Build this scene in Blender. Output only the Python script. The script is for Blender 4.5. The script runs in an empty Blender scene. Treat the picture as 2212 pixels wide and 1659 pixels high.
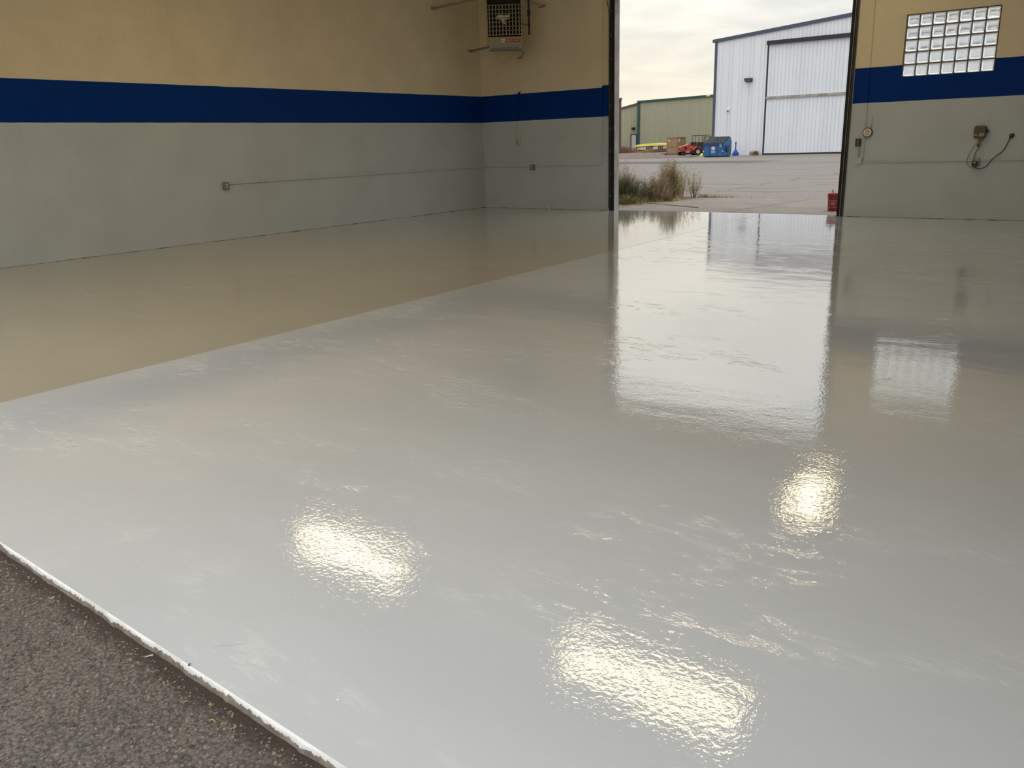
import bpy, math, random
from mathutils import Vector, Matrix
rnd = random.Random(7)
S = bpy.context.scene
COL = S.collection
sin, cos, pi = math.sin, math.cos, math.pi

# ------------------------------------------------------------------ camera, sky, exposure
CAM = Vector((13.23296, -16.57349, 1.5295))
YAW, PITCH, ROLL, FPX = -0.649322, -0.284648, -0.0317514, 1774.68
fwd = Vector((sin(YAW)*cos(PITCH), cos(YAW)*cos(PITCH), sin(PITCH)))
r0 = Vector((cos(YAW), -sin(YAW), 0)); u0 = r0.cross(fwd)
rgt = r0*cos(ROLL) + u0*sin(ROLL); upv = -r0*sin(ROLL) + u0*cos(ROLL)
cam_d = bpy.data.cameras.new('camera'); cam = bpy.data.objects.new('camera', cam_d); COL.objects.link(cam)
cam_d.sensor_width = 36; cam_d.lens = FPX/2212*36; cam_d.clip_start = 0.05; cam_d.clip_end = 2000
m = Matrix((rgt, upv, -fwd)).transposed().to_4x4(); m.translation = CAM
cam.matrix_world = m
S.camera = cam
S.view_settings.view_transform = 'Standard'; S.view_settings.look = 'None'
S.view_settings.exposure = 0.84; S.view_settings.gamma = 1.0; S.view_settings.use_curve_mapping = False
S.cycles.use_denoising = True
S.cycles.max_bounces = 10; S.cycles.diffuse_bounces = 6; S.cycles.transmission_bounces = 8
S.cycles.sample_clamp_indirect = 8

LAMP_STRENGTH = 4.7
SKY_STRENGTH = 1.0


def build_world():
    w = bpy.data.worlds.new('overcast evening sky'); S.world = w; w.use_nodes = True
    nt = w.node_tree; N, L = nt.nodes, nt.links; N.clear()
    out = N.new('ShaderNodeOutputWorld'); bg = N.new('ShaderNodeBackground'); L.new(bg.outputs[0], out.inputs[0])
    tc = N.new('ShaderNodeTexCoord'); sep = N.new('ShaderNodeSeparateXYZ'); L.new(tc.outputs['Generated'], sep.inputs[0])

    def math_(op, a, b=None, c=None, clamp=False):
        n = N.new('ShaderNodeMath'); n.operation = op; n.use_clamp = clamp
        for i, v in enumerate((a, b, c)):
            if v is None: continue
            if isinstance(v, (int, float)): n.inputs[i].default_value = v
            else: L.new(v, n.inputs[i])
        return n.outputs[0]

    def mix(f, a, b, bt='MIX'):
        n = N.new('ShaderNodeMix'); n.data_type = 'RGBA'; n.blend_type = bt
        for i, v in ((0, f), (6, a), (7, b)):
            if isinstance(v, (int, float)): n.inputs[i].default_value = v
            elif isinstance(v, tuple): n.inputs[i].default_value = (*v, 1)
            else: L.new(v, n.inputs[i])
        return n.outputs[2]
    z = math_('MAXIMUM', sep.outputs[2], 0.0)
    # clouds on a flat layer overhead
    den = math_('ADD', z, 0.12)
    cx = math_('DIVIDE', sep.outputs[0], den); cy = math_('DIVIDE', sep.outputs[1], den)
    cmb = N.new('ShaderNodeCombineXYZ'); L.new(cx, cmb.inputs[0]); L.new(cy, cmb.inputs[1])
    ns = N.new('ShaderNodeTexNoise'); L.new(cmb.outputs[0], ns.inputs['Vector'])
    ns.inputs['Scale'].default_value = 1.15; ns.inputs['Detail'].default_value = 6; ns.inputs['Roughness'].default_value = 0.52
    ns.inputs['Distortion'].default_value = 0.4
    mr = N.new('ShaderNodeMapRange'); mr.interpolation_type = 'SMOOTHSTEP'; L.new(ns.outputs[0], mr.inputs[0])
    mr.inputs[1].default_value = 0.36; mr.inputs[2].default_value = 0.66
    cloud = mr.outputs[0]
    base = mix(cloud, (0.56, 0.60, 0.63), (0.87, 0.865, 0.825))
    # low evening glow, strongest towards the west-north-west
    dot = N.new('ShaderNodeVectorMath'); dot.operation = 'DOT_PRODUCT'
    L.new(tc.outputs['Generated'], dot.inputs[0]); dot.inputs[1].default_value = Vector((-0.66, 0.75, 0.07)).normalized()
    g = math_('POWER', math_('MAXIMUM', dot.outputs['Value'], 0.0), 9.0)
    low = math_('POWER', math_('SUBTRACT', 1.0, z, clamp=True), 9.0)
    glow = math_('MULTIPLY', g, low)
    base = mix(math_('MULTIPLY', glow, 1.0, clamp=True), base, (1.12, 0.96, 0.66))
    hz = math_('MULTIPLY', math_('POWER', math_('SUBTRACT', 1.0, z, clamp=True), 12.0), 0.35, clamp=True)
    base = mix(hz, base, (0.98, 0.90, 0.74))
    # standard overcast rise of luminance towards the zenith
    lum = math_('MULTIPLY', math_('ADD', math_('MULTIPLY', z, 2.0), 1.0), 0.535)
    vm = N.new('ShaderNodeVectorMath'); vm.operation = 'SCALE'; L.new(base, vm.inputs[0]); L.new(lum, vm.inputs['Scale'])
    L.new(vm.outputs[0], bg.inputs[0]); bg.inputs[1].default_value = SKY_STRENGTH


build_world()

# ------------------------------------------------------------------ helpers


class MB:
    """collects shapes, links them as one mesh object"""
    def __init__(s): s.v = []; s.f = []; s.mi = []; s.cur = 0

    def add(s, vs, fs):
        o = len(s.v); s.v += [tuple(p) for p in vs]
        for f in fs: s.f.append(tuple(i+o for i in f)); s.mi.append(s.cur)
        return s

    def box(s, a, b, M=None):
        x0, y0, z0 = a; x1, y1, z1 = b
        vs = [Vector(p) for p in ((x0,y0,z0),(x1,y0,z0),(x1,y1,z0),(x0,y1,z0),(x0,y0,z1),(x1,y0,z1),(x1,y1,z1),(x0,y1,z1))]
        if M: vs = [M @ p for p in vs]
        return s.add(vs, [(0,3,2,1),(4,5,6,7),(0,1,5,4),(1,2,6,5),(2,3,7,6),(3,0,4,7)])

    def bev(s, a, b, c=0.004, M=None):
        """box with chamfered edges"""
        lo, hi = Vector(a), Vector(b); vs = []; idx = {}
        for X in (0, 1):
            for Y in (0, 1):
                for Z in (0, 1):
                    p = [hi[i] if k else lo[i] for i, k in enumerate((X, Y, Z))]
                    for ax in range(3):
                        q = list(p)
                        for i, k in enumerate((X, Y, Z)):
                            if i != ax: q[i] += -c if k else c
                        idx[(X, Y, Z, ax)] = len(vs); vs.append(Vector(q))
        ctr = (lo+hi)/2; fs = []

        def face(l):
            pts = [vs[i] for i in l]; n = (pts[1]-pts[0]).cross(pts[2]-pts[0]); mid = sum(pts, Vector())/len(pts)
            fs.append(tuple(l) if n.dot(mid-ctr) > 0 else tuple(reversed(l)))
        for ax in range(3):
            o = [i for i in range(3) if i != ax]
            for k in (0, 1):
                l = []
                for (i, j) in ((0,0),(1,0),(1,1),(0,1)):
                    t = [0,0,0]; t[ax] = k; t[o[0]] = i; t[o[1]] = j; l.append(idx[(*t, ax)])
                face(l)
            for (i, j) in ((0,0),(1,0),(1,1),(0,1)):
                t0 = [0,0,0]; t0[o[0]] = i; t0[o[1]] = j; t1 = list(t0); t1[ax] = 1
                face([idx[(*t0, o[0])], idx[(*t1, o[0])], idx[(*t1, o[1])], idx[(*t0, o[1])]])
        for X in (0, 1):
            for Y in (0, 1):
                for Z in (0, 1): face([idx[(X, Y, Z, k)] for k in range(3)])
        if M: vs = [M @ p for p in vs]
        return s.add(vs, fs)

    def tube(s, pts, r, n=8, cap=True):
        pts = [Vector(p) for p in pts]; rs = r if isinstance(r, (list, tuple)) else [r]*len(pts)
        vs = []; prev = None
        for i, p in enumerate(pts):
            t = (pts[min(i+1, len(pts)-1)] - pts[max(i-1, 0)]).normalized()
            if prev is None:
                a = Vector((0,0,1)) if abs(t.z) < .9 else Vector((1,0,0)); u = t.cross(a).normalized()
            else:
                u = (prev - t*prev.dot(t)).normalized()
            prev = u; w = t.cross(u)
            for k in range(n):
                an = 2*pi*k/n; vs.append(p + (u*cos(an)+w*sin(an))*rs[i])
        fs = []
        for i in range(len(pts)-1):
            for k in range(n):
                fs.append((i*n+k, i*n+(k+1) % n, (i+1)*n+(k+1) % n, (i+1)*n+k))
        if cap: fs.append(tuple(range(n-1, -1, -1))); fs.append(tuple(range((len(pts)-1)*n, len(pts)*n)))
        return s.add(vs, fs)

    def lathe(s, prof, n=24, M=None, cap=True):
        vs = []; fs = []
        for (r, z) in prof:
            for k in range(n): vs.append(Vector((r*cos(2*pi*k/n), r*sin(2*pi*k/n), z)))
        for i in range(len(prof)-1):
            for k in range(n): fs.append((i*n+k, i*n+(k+1) % n, (i+1)*n+(k+1) % n, (i+1)*n+k))
        if cap:
            if prof[0][0] > 1e-5: fs.append(tuple(range(n-1, -1, -1)))
            if prof[-1][0] > 1e-5: fs.append(tuple(range((len(prof)-1)*n, len(prof)*n)))
        if M: vs = [M @ p for p in vs]
        return s.add(vs, fs)

    def prism(s, poly, h0, h1, M=None):
        """polygon in xy (counter-clockwise) raised from h0 to h1"""
        n = len(poly)
        vs = [Vector((x, y, h0)) for x, y in poly] + [Vector((x, y, h1)) for x, y in poly]
        if M: vs = [M @ p for p in vs]
        fs = [tuple(range(n-1, -1, -1)), tuple(range(n, 2*n))] + [(i, (i+1) % n, n+(i+1) % n, n+i) for i in range(n)]
        return s.add(vs, fs)

    def mesh(s, name, mats, smooth=False):
        me = bpy.data.meshes.new(name); me.from_pydata(s.v, [], s.f)
        if not isinstance(mats, (list, tuple)): mats = [mats]
        for q in mats: me.materials.append(q)
        if any(s.mi): me.polygons.foreach_set('material_index', s.mi)
        if smooth: me.polygons.foreach_set('use_smooth', [True]*len(s.f)); me.set_sharp_from_angle(angle=math.radians(38))
        me.update(); return me

    def build(s, name, mats, parent=None, smooth=False, **props):
        o = bpy.data.objects.new(name, s.mesh(name, mats, smooth)); COL.objects.link(o)
        if parent is not None:
            o.parent = parent
        for k, v in props.items(): o[k] = v
        return o


def place(me, name, loc, parent=None, **props):
    o = bpy.data.objects.new(name, me); COL.objects.link(o); o.location = loc
    if parent is not None: o.parent = parent
    for k, v in props.items(): o[k] = v
    return o


def thing(name, label, cat, loc=(0,0,0), rz=0.0, group=None):
    o = bpy.data.objects.new(name, None); COL.objects.link(o); o.location = loc; o.rotation_euler = (0,0,rz)
    o.empty_display_size = 0.1
    o['label'] = label; o['category'] = cat
    if group: o['group'] = group
    return o


def tag(o, label, cat, group=None):
    o['label'] = label; o['category'] = cat
    if group: o['group'] = group
    return o


def smooth(pts, k=5):
    P = [Vector(q_) for q_ in pts]; P = [P[0]*2-P[1]]+P+[P[-1]*2-P[-2]]; out = []
    for i in range(1, len(P)-2):
        a, b_, c, d = P[i-1:i+3]
        for j in range(k):
            t_ = j/k; out.append(.5*((2*b_)+(c-a)*t_+(2*a-5*b_+4*c-d)*t_*t_+(3*b_-a-3*c+d)*t_**3))
    return out+[P[-2]]


def rotz(a): return Matrix.Rotation(a, 4, 'Z')


def text_mb(txt, size, depth, M, mb=None):
    c = bpy.data.curves.new('lettering', 'FONT'); c.body = txt; c.size = size; c.extrude = depth; c.align_x = 'CENTER'; c.align_y = 'CENTER'
    c.resolution_u = 3
    o = bpy.data.objects.new('lettering', c); COL.objects.link(o)
    dg = bpy.context.evaluated_depsgraph_get(); dg.update()
    me = bpy.data.meshes.new_from_object(o.evaluated_get(dg))
    mb = mb or MB(); mb.add([M @ v.co for v in me.vertices], [tuple(p.vertices) for p in me.polygons])
    bpy.data.objects.remove(o); bpy.data.curves.remove(c); bpy.data.meshes.remove(me)
    return mb


def project(P):
    d = Vector(P)-CAM; zc = d.dot(fwd)
    if zc < .1: return None
    return 1106+FPX*d.dot(rgt)/zc, 829.5-FPX*d.dot(upv)/zc, zc


# ------------------------------------------------------------------ materials
class NT:
    def __init__(s, name):
        s.m = bpy.data.materials.new(name); s.m.use_nodes = True; s.t = s.m.node_tree; s.N = s.t.nodes; s.L = s.t.links
        s.b = s.N['Principled BSDF']; s._pos = None

    def set(s, sock, v):
        if isinstance(v, bpy.types.NodeSocket): s.L.new(v, sock)
        elif isinstance(v, (tuple, list)) and len(v) == 3 and len(sock.default_value) == 4: sock.default_value = (*v, 1)
        else: sock.default_value = v

    def pos(s):
        if s._pos is None: s._pos = s.N.new('ShaderNodeNewGeometry').outputs['Position']
        return s._pos

    def obj(s): return s.N.new('ShaderNodeTexCoord').outputs['Object']

    def mapping(s, v, scale=(1,1,1), rot=(0,0,0), loc=(0,0,0)):
        n = s.N.new('ShaderNodeMapping'); s.L.new(v, n.inputs[0]); n.inputs['Scale'].default_value = scale
        n.inputs['Rotation'].default_value = rot; n.inputs['Location'].default_value = loc; return n.outputs[0]

    def noise(s, v, scale, detail=3, rough=.5, dist=0.0, out=0):
        n = s.N.new('ShaderNodeTexNoise'); s.L.new(v, n.inputs['Vector']); n.inputs['Scale'].default_value = scale
        n.inputs['Detail'].default_value = detail; n.inputs['Roughness'].default_value = rough; n.inputs['Distortion'].default_value = dist
        return n.outputs[out]

    def voro(s, v, scale, feature='F1', out='Distance', rand=1.0):
        n = s.N.new('ShaderNodeTexVoronoi'); s.L.new(v, n.inputs['Vector']); n.inputs['Scale'].default_value = scale
        n.feature = feature; n.inputs['Randomness'].default_value = rand
        return n.outputs[out]

    def math(s, op, a, b=None, c=None, clamp=False):
        n = s.N.new('ShaderNodeMath'); n.operation = op; n.use_clamp = clamp
        for i, v in enumerate((a, b, c)):
            if v is not None: s.set(n.inputs[i], v)
        return n.outputs[0]

    def rng(s, v, a, b, c=0.0, d=1.0, smooth=True):
        n = s.N.new('ShaderNodeMapRange'); n.interpolation_type = 'SMOOTHSTEP' if smooth else 'LINEAR'; s.L.new(v, n.inputs[0])
        for i, q in zip((1,2,3,4), (a,b,c,d)): n.inputs[i].default_value = q
        return n.outputs[0]

    def mix(s, f, a, b, bt='MIX'):
        n = s.N.new('ShaderNodeMix'); n.data_type = 'RGBA'; n.blend_type = bt
        for i, v in ((0, f), (6, a), (7, b)): s.set(n.inputs[i], v)
        return n.outputs[2]

    def sep(s, v):
        n = s.N.new('ShaderNodeSeparateXYZ'); s.L.new(v, n.inputs[0]); return n.outputs

    def bump(s, h, dist, strength=1.0, prev=None):
        n = s.N.new('ShaderNodeBump'); s.L.new(h, n.inputs['Height']); n.inputs['Distance'].default_value = dist
        s.set(n.inputs['Strength'], strength)
        if prev is not None: s.L.new(prev, n.inputs['Normal'])
        return n.outputs[0]

    def done(s, color=None, rough=None, normal=None, **kw):
        if color is not None: s.set(s.b.inputs['Base Color'], color)
        if rough is not None: s.set(s.b.inputs['Roughness'], rough)
        if normal is not None: s.L.new(normal, s.b.inputs['Normal'])
        for k, v in kw.items(): s.set(s.b.inputs[k.replace('_', ' ')], v)
        return s.m


def plain(name, color, rough=.6, metal=0.0, var=.06, scale=9.0, bump=0.0, **kw):
    t = NT(name); n = t.noise(t.obj(), scale, 4)
    c = t.mix(t.rng(n, .3, .7), tuple(x*(1-var) for x in color), tuple(min(1, x*(1+var)) for x in color))
    nm = t.bump(n, bump) if bump else None
    return t.done(c, rough, nm, Metallic=metal, **kw)


COURSE, BLOCK = 0.20405, 0.4081
ZB, ZT = 2.0403, 2.6468
BEIGE, BLUE, GREY = (0.70, 0.595, 0.415), (0.0015, 0.030, 0.185), (0.49, 0.52, 0.525)


def wall_paint(name, bump=.0012):
    t = NT(name); p = t.pos(); x, y, z = t.sep(p)
    wob = t.math('MULTIPLY_ADD', t.noise(p, 3.0, 4), .012, -.006)
    zz = t.math('ADD', z, wob)
    # the blue was cut in a little higher at the conduits beside the door
    def box(a, b): return t.math('MULTIPLY', t.math('GREATER_THAN', x, a), t.math('LESS_THAN', x, b))
    lift = t.math('MULTIPLY', t.math('MAXIMUM', box(3.40, 3.9), box(1.10, 1.175)), .035)
    top = t.math('ADD', lift, ZT)
    is_low = t.math('LESS_THAN', zz, ZB); is_high = t.math('GREATER_THAN', zz, top)
    n = t.noise(p, 1.3, 5, .55); f = t.rng(n, .3, .7)
    be = t.mix(f, tuple(c*.95 for c in BEIGE), tuple(c*1.04 for c in BEIGE))
    gr = t.mix(f, tuple(c*.96 for c in GREY), tuple(c*1.04 for c in GREY))
    c = t.mix(is_low, t.mix(is_high, BLUE, be), gr)
    h = t.noise(p, 130, 4, .65)
    return t.done(c, .52, t.bump(h, bump, .55), Specular_IOR_Level=t.math('MULTIPLY_ADD', t.math('MAXIMUM', is_low, is_high), .26, .07))


M_WALL = wall_paint('painted block wall')
M_PIPE = wall_paint('painted conduit', .0002)
M_CEIL = plain('ceiling white', (.84, .84, .82), .8)
M_PLAINWALL = plain('plain grey wall', (.66, .66, .64), .7)
M_STEEL = plain('dark olive steel', (.075, .075, .058), .5, .3)
M_RUBBER = plain('black rubber', (.006, .006, .006), .75)
M_JAMB = plain('weathered grey jamb', (.34, .33, .31), .7, var=.16, scale=5, bump=.003)
M_BLACK = plain('black plastic', (.012, .012, .012), .4)
M_GALV = plain('galvanised box', (.22, .20, .16), .45, .5)
M_OUTLET = plain('ivory outlet', (.70, .66, .55), .4)
M_WHITEP = plain('white plastic', (.72, .72, .70), .4)
M_GREYBOX = plain('painted grey box', (.47, .48, .46), .5)
M_HEATER = plain('heater olive enamel', (.275, .225, .115), .42, .15)
M_HEATER2 = plain('heater grey pan', (.24, .24, .21), .45, .3)
M_DARK = plain('heater dark cavity', (.012, .011, .009), .8)
M_FIN = plain('heater pale tube', (.48, .44, .34), .4, .4)
M_BRACK = plain('bracket olive paint', (.30, .25, .15), .55)
M_GASPIPE = plain('black iron pipe', (.025, .012, .010), .5, .3)
M_RED = plain('badge red', (.30, .008, .012), .4)
M_WHITE = plain('badge white', (.80, .78, .72), .4)
M_TAPE = plain('green masking tape', (.05, .11, .035), .6)
M_CREAM = plain('cream dial face', (.68, .59, .47), .5)
M_BROWN = plain('brown device shell', (.085, .068, .028), .5)
M_REDTAB = plain('red connector', (.30, .03, .02), .5)
M_SILVER = plain('aluminium', (.55, .55, .55), .35, .8)


def floor_mat(name, wet):
    t = NT(name); p = t.pos()
    big = t.noise(t.mapping(p, (.42, .9, 1), (0, 0, .5)), 1.0, 7, .62, .9)
    fine = t.noise(t.mapping(p, (1.0, 2.8, 1), (0, 0, .35)), 3.8, 7, .66, 1.0)
    streak = t.rng(t.math('MULTIPLY', t.rng(big, .44, .66), t.rng(fine, .45, .62)), .06, .60)
    if wet:
        col = t.mix(t.rng(big, .3, .7), (.585, .602, .635), (.625, .642, .675))
        col = t.mix(t.math('MULTIPLY', streak, .40), col, (.73, .745, .77))  # bright sheen of the streaks put into the base colour
        h1 = t.noise(p, 56, 2, .5)
        h2 = t.noise(p, 19, 2, .5)
        h3 = t.noise(t.mapping(p, (.8, 1.5, 1), (0, 0, .3)), 2.1, 3, .5, .4)
        # roller texture: stronger towards the near edge, levelled out towards the far doorway
        lev = t.rng(t.sep(p)[1], -12.5, -4.0, 1.0, .22)
        s = t.math('MULTIPLY', t.math('MULTIPLY_ADD', streak, .8, .35), lev)
        rip = t.noise(t.mapping(p, (1.0, 1.7, 1), (0, 0, .35)), 9, 3, .55, .8)
        nm = t.bump(h3, .0048, .6)
        nm = t.bump(rip, .0110, t.math('MULTIPLY', streak, .55), nm)
        nm = t.bump(h2, .0010, s, nm)
        nm = t.bump(h1, .00145, s, nm)
        ro = t.math('MULTIPLY_ADD', streak, .10, .025)
        return t.done(col, ro, nm, IOR=1.55, Coat_Weight=.5, Coat_Roughness=.02, Coat_IOR=1.6, Coat_Normal=nm)
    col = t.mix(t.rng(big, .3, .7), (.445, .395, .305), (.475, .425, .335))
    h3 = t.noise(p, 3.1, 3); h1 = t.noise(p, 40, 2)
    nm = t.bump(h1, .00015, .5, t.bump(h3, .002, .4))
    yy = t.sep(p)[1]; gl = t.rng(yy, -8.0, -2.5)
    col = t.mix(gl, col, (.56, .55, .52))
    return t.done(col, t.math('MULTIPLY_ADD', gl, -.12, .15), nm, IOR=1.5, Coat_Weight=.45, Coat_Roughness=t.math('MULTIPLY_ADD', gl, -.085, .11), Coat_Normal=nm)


M_WET = floor_mat('wet grey floor coating', True)
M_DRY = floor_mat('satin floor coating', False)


def edge_mat():
    t = NT('ragged painted slab edge'); p = t.pos(); x, y, z = t.sep(p)
    n = t.noise(t.mapping(p, (1, 1, .3)), 9, 6, .7); n2 = t.noise(t.mapping(p, (60, 2, 2)), 1, 2, .6)
    lim = t.math('ADD', t.math('MULTIPLY_ADD', n, .060, -.043), t.math('MULTIPLY_ADD', n2, .02, -.01))
    paint = t.math('GREATER_THAN', z, lim)
    conc = t.mix(t.rng(t.noise(p, 14, 6, .7), .3, .7), (.17, .13, .10), (.36, .29, .235))
    col = t.mix(paint, conc, (.86, .86, .84))
    ro = t.mix(paint, (.85,)*3, (.22,)*3)
    return t.done(col, ro, t.bump(t.noise(p, 40, 5, .7), .004, .6))


M_EDGE = edge_mat()


def asphalt_mat(name, dark, light, scale, bump=.003, cracks=0):
    t = NT(name); p = t.pos()
    cell = t.voro(p, scale, 'F1', 'Color'); d = t.voro(p, scale, 'F1', 'Distance')
    r = t.sep(cell)[0]
    c = t.mix(r, dark, light)
    c2 = t.sep(t.voro(p, scale*2.3, 'F1', 'Color'))[0]
    c = t.mix(.5, c, t.mix(c2, tuple(q*.7 for q in dark), light))
    c = t.mix(t.math('MULTIPLY', t.rng(d, .40, .80), .7), c, tuple(q*.45 for q in dark))
    big = t.rng(t.noise(p, .9, 5, .6), .3, .7)
    c = t.mix(t.math('MULTIPLY', big, .35), c, tuple(q*.55 for q in dark))
    # dirt collected along the foot of the slab
    x, y, z = t.sep(p); e = t.math('SUBTRACT', t.math('MULTIPLY_ADD', x, -.0285, -15.388+.0285*9.624), y)
    dirt = t.math('MULTIPLY', t.rng(t.math('ADD', e, t.math('MULTIPLY', t.noise(p, 11, 4, .6), .09)), .17, .075), .9)
    c = t.mix(dirt, c, (.040, .028, .020))
    return t.done(c, .85, t.bump(t.math('SUBTRACT', 1.0, d), bump, .9))


M_ASPH = asphalt_mat('coarse near asphalt', (.088, .076, .070), (.255, .222, .195), 88, .0018)


def tarmac_mat():
    t = NT('cracked tarmac'); p = t.pos(); x, y, z = t.sep(p)
    g = t.rng(t.noise(p, 22, 4, .7), .25, .75)
    c = t.mix(g, (.170, .143, .130), (.232, .198, .180))
    c = t.mix(t.math('MULTIPLY', t.rng(t.noise(t.mapping(p, (.10, .25, 1)), 1, 5, .6), .35, .7), .3), c, (.225, .200, .186))
    # long transverse cracks and paving seams, wandering and broken
    wob = t.math('ADD', t.math('MULTIPLY_ADD', t.noise(t.mapping(p, (.12, .05, 1)), 1, 4, .6), 3.2, y), t.math('MULTIPLY', t.noise(p, 1.7, 3), .25))
    for per, wd, seed in ((2.3, .016, 3.), (3.7, .018, 11.), (1.45, .013, 23.), (2.9, .020, 5.)):
        fr = t.math('FRACT', t.math('DIVIDE', t.math('ADD', wob, seed), per))
        line = t.math('LESS_THAN', t.math('ABSOLUTE', t.math('SUBTRACT', fr, .5)), wd)
        gate = t.rng(t.noise(t.mapping(p, (.13, .4, 1), (0,0,0), (seed, seed, 0)), 1, 4, .6), .46, .60)
        c = t.mix(t.math('MULTIPLY', t.math('MULTIPLY', line, gate), .8), c, (.05, .043, .04))
    w2 = t.math('ADD', x, t.math('MULTIPLY', t.noise(p, .35, 4, .6), 3.0))
    fr = t.math('FRACT', t.math('DIVIDE', w2, 9.0)); line = t.math('LESS_THAN', t.math('ABSOLUTE', t.math('SUBTRACT', fr, .5)), .006)
    c = t.mix(t.math('MULTIPLY', line, .6), c, (.08, .07, .065))
    # the newer asphalt strip in front of the hangar
    e1 = t.math('ADD', y, t.math('MULTIPLY_ADD', t.noise(t.mapping(p, (.35, .1, 1)), 1, 4), 1.2, t.math('MULTIPLY', x, .12)))
    strip = t.math('MULTIPLY', t.math('GREATER_THAN', e1, 33.4), t.math('LESS_THAN', e1, 38.6))
    gate = t.rng(t.math('ADD', x, t.math('MULTIPLY', t.noise(p, .3, 3), 4)), -3.0, -5.5)
    c = t.mix(t.math('MULTIPLY', t.math('MULTIPLY', strip, gate), .8), c, (.072, .064, .064))
    seam = t.math('LESS_THAN', t.math('ABSOLUTE', t.math('SUBTRACT', e1, 33.6)), .28)
    c = t.mix(t.math('MULTIPLY', seam, .75), c, (.065, .058, .058))
    far = t.rng(e1, 38.4, 39.2)
    c = t.mix(t.math('MULTIPLY', far, .7), c, (.215, .19, .165))
    return t.done(c, .9, t.bump(t.noise(p, 45, 3), .004, .5))


M_TARMAC = tarmac_mat()


def concrete_mat():
    t = NT('apron concrete'); p = t.pos()
    c = t.mix(t.rng(t.noise(p, 1.2, 6, .65), .3, .7), (.180, .150, .124), (.240, .205, .172))
    c = t.mix(t.math('MULTIPLY', t.rng(t.noise(t.mapping(p, (.15, 1.4, 1)), 1, 4), .45, .75), .5), c, (.160, .134, .110))
    return t.done(c, .75, t.bump(t.noise(p, 70, 4), .002, .4))


M_CONC = concrete_mat()
M_SOIL = plain('dry soil', (.20, .150, .095), .95, var=.35, scale=14, bump=.02)
M_GRAVEL = plain('brown gravel', (.155, .112, .092), .95, var=.45, scale=2.2, bump=.03)
M_LIGHTLINE = plain('pale kerb edge', (.50, .46, .41), .8)


def siding(name, c, var=.03):
    t = NT(name); p = t.pos()
    n = t.rng(t.noise(t.mapping(p, (1.5, 1.5, .12)), 1.0, 5, .6), .3, .7)
    col = t.mix(n, tuple(q*(1-var) for q in c), tuple(min(1, q*(1+var)) for q in c))
    return t.done(col, .45, Specular_IOR_Level=.4)


M_SIDING = siding('white ribbed siding', (.77, .78, .82))
M_SIDING2 = siding('white door siding', (.76, .78, .82), .04)
M_TRIMBLUE = plain('slate blue trim', (.060, .075, .125), .5)
M_TRACK = plain('black door track', (.022, .019, .022), .5)
M_RAIL = plain('weathered mid rail', (.32, .30, .27), .6, var=.25, scale=3)
M_BEIGESID = siding('beige ribbed siding', (.40, .385, .275))
M_GREENTRIM = plain('dark green trim', (.018, .075, .068), .5)
M_BROWNTRIM = plain('brown trim', (.11, .055, .035), .6)
M_ROOF = plain('pale roof', (.55, .55, .53), .6)
M_DUMP = plain('dumpster blue', (.014, .115, .285), .42, var=.2, scale=3)
M_DUMPD = plain('dumpster shadow blue', (.009, .045, .18), .45)
M_LID = plain('dumpster lid', (.020, .019, .022), .5)
M_PINK = plain('emblem pink', (.62, .36, .36), .5)
M_PALETXT = plain('pale lettering', (.60, .66, .76), .5)
M_YELLAB = plain('yellow sticker', (.60, .56, .30), .5)
M_BLUECAN = plain('bright blue plastic', (.006, .045, .35), .4)
M_MOWRED = plain('mower red', (.52, .055, .028), .35)
M_TYRE = plain('tyre', (.014, .013, .012), .85)
M_HUB = plain('cream hub', (.62, .56, .40), .5)
M_WOOD = plain('crate lumber', (.32, .21, .115), .75, var=.15, scale=6)


def osb():
    t = NT('strand board'); p = t.obj()
    c = t.sep(t.voro(t.mapping(p, (32, 32, 14), (0, .5, .3)), 1.0, 'F1', 'Color'))[0]
    return t.done(t.mix(c, (.25, .15, .075), (.43, .29, .155)), .8)


M_OSB = osb()
M_HULLY = plain('yellow hull', (.60, .47, .07), .4, var=.15)
M_HULLW = plain('white hull band', (.62, .62, .52), .4)
M_TRAILER = plain('black trailer steel', (.016, .020, .015), .6)
M_YELLOW = plain('yellow jack', (.62, .52, .06), .5)
M_BUCKET = plain('red bucket', (.24, .008, .012), .33)
M_BUCKLINE = plain('bucket print', (.62, .36, .35), .5)
M_HANDLE = plain('dusty pink handle', (.42, .22, .19), .6)
M_PLANK = plain('grey board', (.30, .25, .20), .8)
M_WEEDG = plain('green weed', (.085, .088, .028), .8, var=.4, scale=3)
M_WEEDG2 = plain('olive stalk', (.185, .165, .070), .8, var=.35, scale=3)
M_STRAW = plain('dry straw', (.40, .315, .155), .85, var=.35, scale=4)
M_ROSE = plain('rusty seed stalk', (.30, .215, .165), .85, var=.3, scale=4)
M_BRUSH = plain('russet brush', (.20, .105, .060), .9, var=.35, scale=3)

# ------------------------------------------------------------------ room shell
RX, NEARY, CEIL = 16.6, -15.45, 5.3
DX0, DX1, DTOP = 3.71, 8.64, 4.43
WX0, WZ0 = 9.535, 12*COURSE
WX1, WZ1 = WX0+7*.2032, WZ0+5*.2032
TH = .2


def edge_y(x): return -15.388 - .0285*(x-9.624)


def joint_x(y): return 7.13 - .0215*y


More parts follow.
